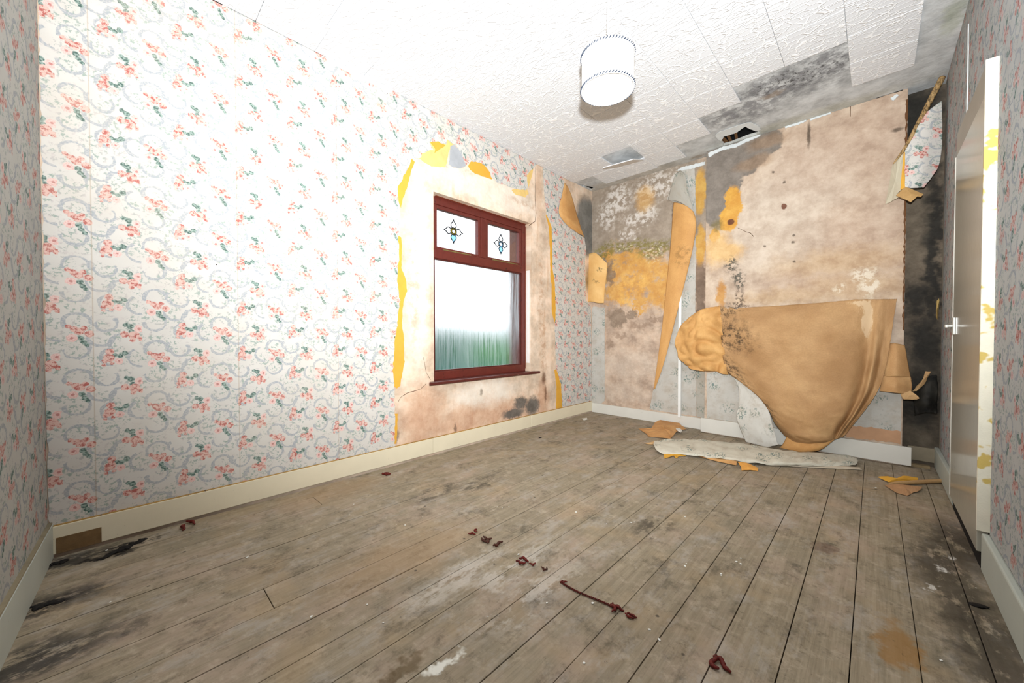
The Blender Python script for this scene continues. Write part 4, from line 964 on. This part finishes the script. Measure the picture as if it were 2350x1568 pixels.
lobe = loft('crumpled_lobe', [
    [(1.178, -0.135, 1.112), (1.268, -0.165, 1.167), (1.357, -0.175, 1.2), (1.469, -0.12, 1.218)],
    [(1.097, -0.14, 1.019), (1.254, -0.19, 1.058), (1.373, -0.2, 1.083), (1.475, -0.126, 1.111)],
    [(1.066, -0.145, 0.887), (1.252, -0.205, 0.932), (1.392, -0.21, 0.948), (1.496, -0.13, 0.956)],
    [(1.075, -0.145, 0.782), (1.259, -0.2, 0.798), (1.407, -0.205, 0.802), (1.514, -0.14, 0.803)],
    [(1.12, -0.14, 0.688), (1.271, -0.185, 0.68), (1.411, -0.19, 0.671), (1.539, -0.15, 0.668)],
    [(1.205, -0.13, 0.614), (1.318, -0.16, 0.597), (1.419, -0.165, 0.605), (1.549, -0.155, 0.58)]], 44, 50, KLOBE, big, 0.0018, 0.014, 3.6, 0.11, (0, -1, 0), 8, (0.35, 0.45), 0.003)
tag(lobe, 'crumpled lighter brown lobe at the left')
curl = loft('peeled_paper_curl', [
    [(0.988, -0.012, 2.324), (1.048, -0.055, 2.294), (1.136, -0.085, 2.239), (1.198, -0.07, 2.176), (1.193, -0.03, 2.178)],
    [(0.976, -0.012, 2.169), (1.051, -0.06, 2.133), (1.147, -0.09, 2.079), (1.226, -0.065, 2.051), (1.2, -0.025, 2.056)],
    [(0.96, -0.012, 1.922), (1.044, -0.058, 1.895), (1.129, -0.08, 1.868), (1.2, -0.058, 1.851), (1.176, -0.022, 1.852)],
    [(0.934, -0.012, 1.629), (1.003, -0.05, 1.612), (1.075, -0.066, 1.597), (1.141, -0.048, 1.582), (1.118, -0.02, 1.588)],
    [(0.904, -0.012, 1.31), (0.962, -0.042, 1.3), (1.016, -0.054, 1.291), (1.067, -0.04, 1.289), (1.05, -0.016, 1.291)],
    [(0.869, -0.012, 0.987), (0.915, -0.034, 0.986), (0.955, -0.042, 0.986), (0.992, -0.032, 0.986), (0.976, -0.014, 0.986)],
    [(0.824, -0.01, 0.634), (0.852, -0.022, 0.637), (0.878, -0.028, 0.638), (0.898, -0.02, 0.639), (0.89, -0.01, 0.638)],
    [(0.786, -0.008, 0.357), (0.792, -0.01, 0.358), (0.798, -0.012, 0.359), (0.802, -0.01, 0.359), (0.801, -0.008, 0.359)]], 20, 50, kraft('curl_brown', (226, 172, 108), (204, 150, 90), dirt_blobs=[(0.12, 0.65, 0.06, 0.05)], dirt_col=(120, 90, 50), dirt_op=0.5), None, 0.0016, 0.004, 9.0, 0.0, (0, -1, 0), 2, (0.25, 1.0))
tag(curl, 'long tapering cone of brown paper peeling beside the white trunking', 'wallpaper', 'peeled paper on the back wall')
capf = loft('leaf_face_flap', [
    [(1.002, -0.006, 2.615), (1.056, -0.01, 2.633), (1.1, -0.012, 2.584)],
    [(0.959, -0.01, 2.49), (1.059, -0.04, 2.463), (1.145, -0.04, 2.388)],
    [(0.926, -0.014, 2.362), (1.072, -0.072, 2.293), (1.207, -0.072, 2.165)]], 14, 12, LEAF_D, curl, 0.0016, 0.004, 12.0, 0.0, (0, -1, 0), 4, (0.25, 0.3))
tag(capf, 'triangular leaf-patterned flap at the top')
# folded flap at the top of the window wall, back side out
cf = loft('peeled_paper_curl', [
    [(0.006, -0.572, 2.64), (0.01, -0.553, 2.625), (0.008, -0.517, 2.616)],
    [(0.012, -0.637, 2.476), (0.034, -0.578, 2.477), (0.012, -0.438, 2.509)],
    [(0.016, -0.689, 2.282), (0.05, -0.575, 2.282), (0.014, -0.344, 2.343)],
    [(0.01, -0.543, 2.186), (0.036, -0.445, 2.192), (0.014, -0.263, 2.209)],
    [(0.006, -0.277, 2.126), (0.012, -0.232, 2.124), (0.008, -0.179, 2.103)]], 14, 24, KRAFT, None, 0.0016, 0.005, 12.0, 0.0, (1, 0, 0), 6, (0.3, 0.6))
tag(cf, 'brown triangular paper peel folded down in the far corner under the ceiling', 'wallpaper', 'peeled paper in the far corner')
cb = loft('folded_paper_flap', [
    [(-0.092, -0.035, 1.923), (0.002, -0.065, 1.931), (0.094, -0.085, 1.929), (0.176, -0.075, 1.857), (0.24, -0.045, 1.781)],
    [(-0.091, -0.035, 1.723), (0.007, -0.07, 1.708), (0.093, -0.092, 1.695), (0.167, -0.078, 1.672), (0.229, -0.045, 1.649)],
    [(-0.097, -0.035, 1.535), (-0.004, -0.072, 1.524), (0.084, -0.096, 1.514), (0.158, -0.08, 1.498), (0.207, -0.045, 1.482)],
    [(-0.102, -0.035, 1.352), (-0.014, -0.074, 1.349), (0.074, -0.098, 1.342), (0.142, -0.082, 1.324), (0.196, -0.045, 1.323)]], 18, 20, kraft('flap_tan', (236, 192, 128), (220, 170, 104), dirt_blobs=[(0.16, 0.30, 0.03, 0.02), (0.2, 0.45, 0.03, 0.02)]), None, 0.0018, 0.003, 14.0, 0.004, (0, -1, 0), 7, (0.28, 0.6))
tag(cb, 'tan paper flap folded like a box in the far corner between the walls', 'wallpaper', 'peeled paper in the far corner')
# leaf paper flap hanging to the floor in front of the skirting
lf1 = loft('peeled_paper_flap', [
    [(1.555, -0.125, 0.587), (1.607, -0.135, 0.575), (1.666, -0.15, 0.557)],
    [(1.62, -0.14, 0.485), (1.7, -0.165, 0.464), (1.792, -0.18, 0.441)],
    [(1.637, -0.165, 0.332), (1.743, -0.19, 0.349), (1.842, -0.205, 0.363)],
    [(1.626, -0.2, 0.218), (1.753, -0.235, 0.269), (1.876, -0.235, 0.294)],
    [(1.657, -0.215, 0.12), (1.788, -0.26, 0.165), (1.903, -0.25, 0.19)],
    [(1.707, -0.225, 0.004), (1.83, -0.265, 0.055), (1.927, -0.26, 0.102)],
    [(1.728, -0.225, -0.053), (1.844, -0.265, -0.009), (1.945, -0.255, 0.035)]], 22, 40, leaf_paper('leaf_wallpaper_flap', (228, 224, 214), 0.45, (80, 112, 112)), None, 0.0018, 0.006, 12.0, 0.004, (0, -1, 0), 9, (0.26, 0.55), 0.003, 0.004)
tag(lf1, 'leaf-patterned flap hanging down over the chimney breast skirting', 'wallpaper', 'peeled paper on the back wall')
# brown folded paper to the right of the sheet
bf = loft('folded_brown_paper', [
    [(2.565, -0.128, 0.876), (2.614, -0.15, 0.884), (2.663, -0.125, 0.868)],
    [(2.557, -0.15, 0.762), (2.619, -0.185, 0.769), (2.678, -0.14, 0.761)],
    [(2.552, -0.165, 0.648), (2.619, -0.205, 0.656), (2.692, -0.15, 0.657)],
    [(2.549, -0.172, 0.642), (2.62, -0.19, 0.649), (2.694, -0.15, 0.645)],
    [(2.543, -0.185, 0.576), (2.62, -0.215, 0.586), (2.701, -0.16, 0.585)],
    [(2.537, -0.19, 0.534), (2.616, -0.215, 0.533), (2.695, -0.165, 0.523)]], 18, 30, kraft('fold_brown', (208, 164, 114), (186, 140, 92)), None, 0.0018, 0.006, 12.0, 0.006, (0, -1, 0), 11, (0.25, 0.4), 0.002)
tag(bf, 'pleated brown paper at the right end of the chimney breast', 'wallpaper', 'peeled paper on the back wall')
KSC = kraft('scrap_tan', (206, 168, 120), (180, 140, 94))
t1 = scrap('paper_scrap', [(2.645, -0.19, 0.521), (2.691, -0.195, 0.554), (2.714, -0.2, 0.535), (2.734, -0.2, 0.508), (2.722, -0.2, 0.497), (2.66, -0.195, 0.489)], [(2.693, -0.205, 0.522)][0], KSC, None, 3, 0.004, 0.0016, 3, 1)
tag(t1, 'ragged tan tab of paper hanging under the pleated brown paper', 'paper scrap', 'peeled paper on the back wall')
t2 = scrap('paper_scrap', [(2.704, -0.1, 0.539), (2.74, -0.09, 0.6), (2.771, -0.08, 0.661), (2.769, -0.08, 0.688), (2.795, -0.08, 0.687), (2.783, -0.08, 0.658), (2.763, -0.085, 0.596), (2.726, -0.095, 0.544)], [(2.754, -0.1, 0.618)][0], KSC, None, 3, 0.003, 0.0016, 3, 2)
tag(t2, 'narrow tan paper strip sticking up in the dark right alcove', 'paper scrap', 'peeled paper in the right alcove')
KDK = kraft('mouldy_paper', (60, 56, 48), (24, 24, 24))
t3 = loft('mouldy_paper', [[(2.714, -0.03, 0.51), (2.773, -0.05, 0.637), (2.826, -0.03, 0.664)], [(2.718, -0.06, 0.438), (2.773, -0.11, 0.513), (2.83, -0.05, 0.528)], [(2.724, -0.04, 0.358), (2.774, -0.08, 0.393), (2.829, -0.04, 0.389)]], 16, 16, KDK, None, 0.0018, 0.02, 14.0, 0.02, (0, -1, 0), 12, (0.2, 0.3), 0.004)
tag(t3, 'crumpled black mouldy paper low in the right alcove', 'wallpaper', 'peeled paper in the right alcove')
# right alcove: floral flap, lath-like roll, cream back and folded tab
ff = loft('hanging_floral_flap', [
    [(2.747, -0.2, 2.46), (2.779, -0.19, 2.486), (2.814, -0.17, 2.515)],
    [(2.697, -0.22, 2.354), (2.756, -0.21, 2.341), (2.818, -0.17, 2.345)],
    [(2.644, -0.24, 2.211), (2.729, -0.23, 2.192), (2.819, -0.17, 2.199)],
    [(2.643, -0.25, 2.082), (2.726, -0.24, 2.055), (2.801, -0.18, 2.068)],
    [(2.643, -0.25, 1.963), (2.686, -0.245, 1.947), (2.737, -0.21, 1.949)]], 24, 26, None, None, 0.0016, 0.006, 9.0, 0.0, (0, -1, 0), 13, None, 0.002)
for l, lo in zip(ff.data.uv_layers[0].data, ff.data.loops):
    co = ff.data.vertices[lo.vertex_index].co; l.uv = (co.x * 1.0 - 0.2, co.z)
ff.data.materials.append(floral_mat('floral_wallpaper_flap', spots=False))
tag(ff, 'floral wallpaper flap hanging off the wall in the top right alcove', 'wallpaper', 'peeled paper in the right alcove')
yb = scrap('yellow_edge_strip', [(2.638, -0.245, 2.205), (2.644, -0.245, 2.206), (2.647, -0.252, 1.961), (2.624, -0.252, 1.947), (2.631, -0.25, 2.086)], [(2.637, -0.253, 2.068)][0], YELLOW, ff, 2, 0.001, 0.001, 2, 3)
cr = scrap('cream_back_fold', [(2.636, -0.243, 2.201), (2.609, -0.235, 2.17), (2.585, -0.2, 2.15), (2.569, -0.18, 2.018), (2.553, -0.15, 1.893), (2.584, -0.17, 1.902), (2.619, -0.22, 1.911), (2.608, -0.23, 1.936), (2.626, -0.25, 1.947), (2.633, -0.249, 2.071)], [(2.601, -0.225, 2.027)][0], plain('cream_paper_back', c(206, 196, 172), 0.1, 12.0, 0.8), ff, 4, 0.003, 0.0014, 3, 4)
tb = scrap('folded_tab', [(2.648, -0.262, 1.961), (2.689, -0.275, 1.923), (2.732, -0.27, 1.887), (2.719, -0.28, 1.87), (2.705, -0.29, 1.877), (2.673, -0.3, 1.841), (2.636, -0.29, 1.877), (2.603, -0.265, 1.913)], [(2.672, -0.29, 1.9)][0], kraft('tab_tan', (196, 158, 104), (176, 136, 84)), ff, 3, 0.002, 0.003, 3, 5)
LTH = kraft('mouldy_roll_tan', (204, 168, 118), (178, 142, 92), dirt_blobs=[(7.6, 2.35, 3.0, 0.42)], dirt_op=0.9)
A3 = [(2.818, -0.12, 2.694), (2.765, -0.16, 2.552), (2.708, -0.2, 2.399), (2.646, -0.235, 2.242), (2.588, -0.245, 2.143)]
bm = bmesh.new(); tube(bm, spline(A3, 24), 0.017, 10, True, [1.0, 1.02, 1, .98, .96, .95, .93, .9, .88, .85, .83, .8, .78, .75, .72, .7, .66, .62, .58, .54, .5, .44, .36, .28, .18])
uvl = bm.loops.layers.uv.new('UVMap')
for f in bm.faces:
    for l in f.loops: l[uvl].uv = (l.vert.co.x * 3, l.vert.co.z)
rl = bm_obj('rolled_edge', bm, LTH, ff, True)
tag(rl, 'tan mould-spotted rolled edge')
ys = scrap('paper_scrap', [(2.83, 0.112, 1.264), (2.832, -0.027, 1.185), (2.83, 0.025, 1.033), (2.825, 0.118, 1.02), (2.826, 0.179, 1.15)], [(2.815, -0.098, 1.115)][0], YELLOW_P, None, 2, 0.002, 0.0012, 2, 6)
tag(ys, 'small yellow torn strip on the wall beyond the door', 'paper scrap', 'peeled paper in the right alcove')

# ------------------------------------------------------------------ paper lying on the floor
KFL = kraft('floor_scrap_brown', (212, 160, 104), (184, 132, 80))
s1 = scrap('brown_paper_scrap', [(0.813, -0.428, 0.004), (0.926, -0.388, 0.012), (0.869, -0.162, 0.03), (0.889, -0.067, 0.045), (1.067, -0.027, 0.035), (1.165, -0.123, 0.006), (1.144, -0.317, 0.012), (1.191, -0.58, 0.006), (1.015, -0.649, 0.006), (0.97, -0.585, 0.01)], [(1.051, -0.367, 0.03)][0], KFL, None, 4, 0.006, 0.0016, 3, 11, 0.003, uvax=(0, 1))
tag(s1, 'torn brown paper scrap on the floorboards below the alcove skirting', 'paper scrap', 'paper scraps on the floor')
w1 = scrap('plaster_flake', [(1.123, -0.273, 0.03), (1.15, -0.245, 0.034), (1.194, -0.298, 0.03), (1.206, -0.366, 0.024), (1.17, -0.344, 0.026)], [(1.182, -0.343, 0.036)][0], PAINT_W, None, 2, 0.002, 0.004, 2, 12, 0.003)
tag(w1, 'small white flake lying on the torn brown paper scrap', 'flake')
LST = leaf_paper('leaf_wallpaper_floor', (232, 226, 208), 0.65)
st = loft('folded_wallpaper_strip', [
    [(1.138, -0.765, 0.021), (1.326, -0.575, 0.023), (1.519, -0.45, 0.024), (1.715, -0.37, 0.024), (1.916, -0.375, 0.023), (2.078, -0.305, 0.021), (2.206, -0.234, 0.019), (2.295, -0.199, 0.017), (2.385, -0.122, 0.016)],
    [(1.189, -0.939, 0.033), (1.381, -0.785, 0.036), (1.586, -0.693, 0.037), (1.769, -0.613, 0.037), (1.951, -0.585, 0.036), (2.103, -0.519, 0.035), (2.224, -0.457, 0.035), (2.306, -0.401, 0.034), (2.423, -0.255, 0.026)],
    [(1.263, -1.061, 0.028), (1.449, -0.961, 0.032), (1.643, -0.897, 0.033), (1.819, -0.841, 0.033), (1.98, -0.761, 0.032), (2.12, -0.669, 0.03), (2.233, -0.56, 0.03), (2.311, -0.481, 0.029), (2.429, -0.32, 0.024)],
    [(1.309, -1.088, 0.013), (1.467, -0.985, 0.014), (1.651, -0.923, 0.014), (1.825, -0.871, 0.013), (1.985, -0.79, 0.012), (2.122, -0.682, 0.012), (2.235, -0.586, 0.012), (2.313, -0.511, 0.012), (2.419, -0.38, 0.011)]], 70, 20, LST, None, 0.002, 0.010, 14.0, 0.008, (0, 0, 1), 15, (1.6, 0.3), 0.004, 0.006)
tag(st, 'long folded strip of pale leaf wallpaper on the floor before the chimney breast', 'wallpaper', 'paper scraps on the floor')
s2 = loft('wallpaper_strip', [[(1.952, -0.784, 0.012), (2.187, -0.595, 0.012), (2.447, -0.406, 0.012)], [(1.953, -0.802, 0.004), (2.191, -0.634, 0.004), (2.457, -0.449, 0.004)]], 24, 4, plain('pale_paper', c(214, 200, 178), 0.1, 16.0, 0.8), None, 0.0016, 0.003, 20.0, 0, (0, 0, 1), 16, (1, 0.1), 0.002, 0.003)
tag(s2, 'thin pale paper strip under the right end of the folded wallpaper', 'wallpaper', 'paper scraps on the floor')
s3 = scrap('orange_paper_scrap', [(1.32, -1.065, 0.01), (1.459, -0.961, 0.01), (1.465, -0.988, 0.004), (1.426, -1.025, 0.004), (1.436, -1.097, 0.003), (1.397, -1.054, 0.004), (1.354, -1.081, 0.004), (1.37, -1.162, 0.003)], [(1.402, -1.048, 0.014)][0], YELLOW, None, 2, 0.002, 0.0014, 2, 13, 0.002)
tag(s3, 'orange torn paper edge under the left end of the folded strip', 'paper scrap', 'paper scraps on the floor')
s4 = scrap('orange_paper_scrap', [(1.515, -0.936, 0.01), (1.636, -0.871, 0.012), (1.789, -0.871, 0.014), (1.803, -0.955, 0.006), (1.69, -0.96, 0.006)], [(1.683, -0.933, 0.014)][0], kraft('orange_tan', (216, 164, 104), (190, 140, 92)), None, 3, 0.003, 0.0014, 3, 14, 0.002)
tag(s4, 'tan torn paper tongue showing under the middle of the folded strip', 'paper scrap', 'paper scraps on the floor')
s5 = scrap('orange_paper_scrap', [(1.795, -0.899, 0.016), (1.849, -0.89, 0.02), (1.93, -0.922, 0.01), (1.939, -0.972, 0.004), (1.899, -1.003, 0.008), (1.855, -1.042, 0.004), (1.833, -0.966, 0.01)], [(1.879, -0.982, 0.022)][0], plain('orange_paper', c(236, 170, 84), 0.1, 14.0, 0.8), None, 3, 0.003, 0.0014, 3, 15, 0.002)
tag(s5, 'bright orange torn scrap at the front of the folded wallpaper strip', 'paper scrap', 'paper scraps on the floor')
s6 = scrap('paper_scrap', [(1.07, -0.878, 0.004), (1.109, -0.842, 0.008), (1.134, -0.792, 0.014), (1.169, -0.875, 0.012), (1.12, -0.885, 0.004)], [(1.123, -0.866, 0.012)][0], KSC, None, 2, 0.002, 0.0014, 2, 16, 0.002)
tag(s6, 'pointed tan paper tip at the left end of the folded strip', 'paper scrap', 'paper scraps on the floor')
s7 = scrap('yellow_paper_scrap', [(2.532, -0.584, 0.012), (2.579, -0.555, 0.022), (2.62, -0.574, 0.024), (2.653, -0.517, 0.034), (2.718, -0.484, 0.028), (2.711, -0.507, 0.016), (2.623, -0.591, 0.01), (2.583, -0.635, 0.006)], [(2.623, -0.588, 0.026)][0], YELLOW, None, 3, 0.004, 0.0014, 3, 17, 0.002)
tag(s7, 'yellow torn paper scrap on the floor near the door', 'paper scrap', 'paper scraps on the floor')
bm = bmesh.new(); rp = [(2.582, -0.69, 0.013), (2.661, -0.598, 0.014), (2.741, -0.501, 0.014), (2.834, -0.391, 0.014)]; tube(bm, spline(rp, 14), 0.0125, 10, True, [0.3, 0.6, 0.8] + [1.0] * 12)
uvl = bm.loops.layers.uv.new('UVMap')
for f in bm.faces:
    for l in f.loops: l[uvl].uv = (l.vert.co.x, l.vert.co.y + l.vert.co.z)
tag(bm_obj('paper_roll', bm, KSC, None, True), 'thin tan roll of paper on the floor pointing at the door', 'paper roll', 'paper scraps on the floor')
s8 = scrap('paper_scrap', [(2.562, -0.723, 0.006), (2.62, -0.673, 0.016), (2.728, -0.62, 0.012), (2.704, -0.719, 0.008), (2.681, -0.757, 0.005), (2.654, -0.839, 0.004), (2.61, -0.829, 0.006)], [(2.652, -0.735, 0.016)][0], kraft('pink_tan', (196, 152, 112), (172, 130, 92)), None, 3, 0.004, 0.0014, 3, 18, 0.002)
tag(s8, 'pinkish tan paper scrap on the floor below the yellow one', 'paper scrap', 'paper scraps on the floor')
s9 = box('wood_offcut', 2.70, 2.80, -0.09, -0.045, 0.0, 0.018, plain('offcut', c(150, 130, 98), 0.15, 20.0, 0.8), None, 0.002)
tag(s9, 'small flat wood offcut on the floor in the right alcove', 'offcut')

# ------------------------------------------------------------------ dark red dried strings and bits on the floor
RED = plain('dried_red', c(112, 30, 22), 0.35, 90.0, 0.55, specks=(c(40, 12, 10), 120.0, 0.58))
REDB = plain('dried_red_brown', c(84, 44, 32), 0.35, 90.0, 0.6)
def twist(name, a, b_, label, turns=16, rad=0.0024, r=0.0018, mat=RED):
    a, b_ = Vector(a), Vector(b_); n = turns * 8; bm = bmesh.new()
    for ph in (0.0, math.pi):
        pts = []
        for k in range(n + 1):
            t = k / n; p = a.lerp(b_, t); th = ph + t * turns * 2 * math.pi
            side = (b_ - a).cross(Vector((0, 0, 1))).normalized()
            pts.append(p + side * (rad * math.cos(th) + 0.006 * math.sin(t * 5)) + Vector((0, 0, rad + 0.002 + rad * math.sin(th))))
        tube(bm, pts, r, 5)
    return tag(bm_obj(name, bm, mat, None, True), label, 'string', 'red bits on the floor')
def bit(name, p, size, label, seed, mat=RED, n=5):
    """a shrivelled curl: one or two strands wandering over the boards"""
    r = random.Random(seed); bm = bmesh.new()
    for k in range(1 if n < 6 else 2):
        a = r.uniform(0, 6.28); q = Vector((-math.cos(a), -math.sin(a), 0)) * size * 0.45; pts = []
        for j in range(7):
            pts.append(Vector((q.x, q.y, 0.004 + size * 0.16 * r.random())))
            a += r.uniform(-1.1, 1.1); q += Vector((math.cos(a), math.sin(a), 0)) * size * 0.19
        tube(bm, spline(pts, 18), max(0.0028, size * 0.13), 6, True, [0.35 + 0.65 * math.sin(math.pi * (j + 1) / 20) * (0.75 + 0.4 * r.random()) for j in range(19)])
    o = bm_obj(name, bm, mat, None, True); o.location = p
    return tag(o, label, 'debris', 'red bits on the floor')
def heap(name, a, b_, wd, label, seed, mat):
    """a low ridge of rotten crumbs between two floor points, joined into one lump"""
    r = random.Random(seed); a, b_ = Vector(a), Vector(b_); n = max(5, int((b_ - a).length / (wd * 0.55))); bm = bmesh.new()
    for k in range(n + 1):
        t = k / n; w_ = wd * (0.35 + 0.65 * math.sin(math.pi * (0.12 + 0.76 * t))) * r.uniform(0.6, 1.15)
        res = bmesh.ops.create_icosphere(bm, subdivisions=2, radius=1.0)
        cc = a.lerp(b_, t) + Vector((r.uniform(-1, 1), r.uniform(-1, 1), 0)) * wd * 0.3; th = r.uniform(0, 3.1)
        for v in res['verts']:
            d = 1 + 0.45 * mnoise.noise(v.co * 1.7 + Vector((seed + k, 0, 0)))
            x, y, z = v.co.x * w_ * 1.25 * d, v.co.y * w_ * 0.7 * d, max(v.co.z, -0.2) * w_ * 0.32 * d
            v.co = cc + Vector((x * math.cos(th) - y * math.sin(th), x * math.sin(th) + y * math.cos(th), z + w_ * 0.064))
    return tag(bm_obj(name, bm, mat, None, True), label, 'debris', 'black bits on the floor')
tw = [(1.657, -2.865, 0), (1.873, -2.851, 0)]
twist('red_twisted_string', tw[0], tw[1], 'dark red twisted string lying across the floorboards')
rb_ = [(1.871, -2.853, 0), (1.932, -2.844, 0), (1.462, -2.874, 0), (1.511, -2.856, 0), (1.559, -2.856, 0), (1.157, -2.862, 0), (1.23, -2.864, 0), (1.283, -2.873, 0), (2.183, -2.845, 0), (0.085, -3.796, 0), (0.137, -2.81, 0), (1.655, -2.86, 0)]
lab = ['dark red frayed knot at the near end of the red string', 'dark red curl just right of the frayed knot', 'dark red tangle up-left of the red string',
       'tiny red curl right of the tangle', 'tiny brown curl between tangle and red string', 'red fleck farthest up-left in the line of red bits',
       'brown shrivelled curl beside the red fleck', 'brown shrivelled hook nearer than the shrivelled curl', 'dark red curl at the bottom edge of the floor',
       'dark red tangle by the left skirting board', 'reddish chip near the skirting below the window', 'small red loop at the far end of the red string']
sz = [0.044, 0.032, 0.046, 0.026, 0.026, 0.036, 0.042, 0.050, 0.054, 0.060, 0.056, 0.026]
for i, (p, s_) in enumerate(zip(rb_, sz)):
    bit('red_debris', p, s_, lab[i], 60 + i, REDB if i in (4, 6, 7) else RED, 7 if s_ > 0.025 else 4)
BKD = plain('black_debris', c(26, 22, 20), 0.3, 60.0, 0.8)
bk = [(2.762, -1.958, 0), (2.792, -1.953, 0), (0.312, -1.379, 0), (0.31, -1.34, 0), (0.178, -4.085, 0), (0.093, -3.952, 0), (0.096, -4.231, 0), (0.092, -4.185, 0), (0.423, -4.24, 0), (0.453, -4.17, 0)]
for i, (wd, lb) in enumerate(((0.016, 'black shrivelled lump on the floor by the right skirting'), (0.010, 'small black chip on the floor below the window'),
                              (0.020, 'long black crumbling ridge beside the left skirting board'), (0.020, 'black rotten crumbs below the bare wood patch'),
                              (0.018, 'black crumbling ridge on the floor nearest the left edge'))):
    heap('black_debris', bk[2 * i], bk[2 * i + 1], wd, lb, 90 + i, BKD)
# white crumbs
CRUMB = plain('white_crumb', c(240, 238, 230), 0.05, 60.0, 0.7)
bm = bmesh.new(); bmesh.ops.create_icosphere(bm, subdivisions=1, radius=1.0)
for v in bm.verts: v.co = Vector((v.co.x, v.co.y, v.co.z * 0.45)) * (1 + 0.35 * mnoise.noise(v.co * 2.0))
cm = bpy.data.meshes.new('plaster_crumb'); bm.to_mesh(cm); bm.free(); cm.materials.append(CRUMB)
crumbs = [(1.163, -3.581), (1.242, -3.426), (0.434, -3.128), (0.54, -3.194), (0.835, -2.942), (0.807, -3.074), (0.846, -3.049), (1.03, -2.596), (1.057, -2.585), (1.077, -2.551), (1.587, -3.171), (1.689, -2.985), (1.638, -2.248), (1.648, -2.232), (1.376, -2.347), (1.556, -2.345), (1.811, -1.999), (1.959, -2.407), (1.961, -2.429), (2.104, -2.25), (2.111, -2.21), (2.085, -2.394), (2.082, -2.382), (0.104, -4.068), (0.581, -4.049), (0.6, -3.648), (0.607, -3.654), (1.999, -2.851), (2.038, -2.868), (1.917, -3.1), (1.427, -1.659), (2.121, -2.255), (2.523, -0.796), (2.788, -1.814), (2.654, -2.376), (1.805, -2.874), (1.361, -3.427), (1.418, -2.84)]
for i, (x, y) in enumerate(crumbs):
    o = bpy.data.objects.new('plaster_crumb', cm); COL.objects.link(o)
    s_ = rnd.uniform(0.0022, 0.0048); o.scale = (s_ * rnd.uniform(.8, 1.6), s_, s_ * 0.8); o.rotation_euler.z = rnd.uniform(0, 3)
    o.location = (x, y, s_ * 0.30 + 0.0002)
    tag(o, 'tiny white plaster crumb on the bare floorboards', 'crumb', 'white crumbs on the floor')
fk = scrap('plaster_flake', [(0.147, -0.434, 0.003), (0.173, -0.367, 0.006), (0.217, -0.427, 0.003), (0.213, -0.491, 0.003)], [(0.197, -0.448, 0.008)][0], PAINT_W, None, 2, 0.001, 0.003, 2, 19, 0.002)
tag(fk, 'white plaster flake on the floor near the far corner', 'flake')
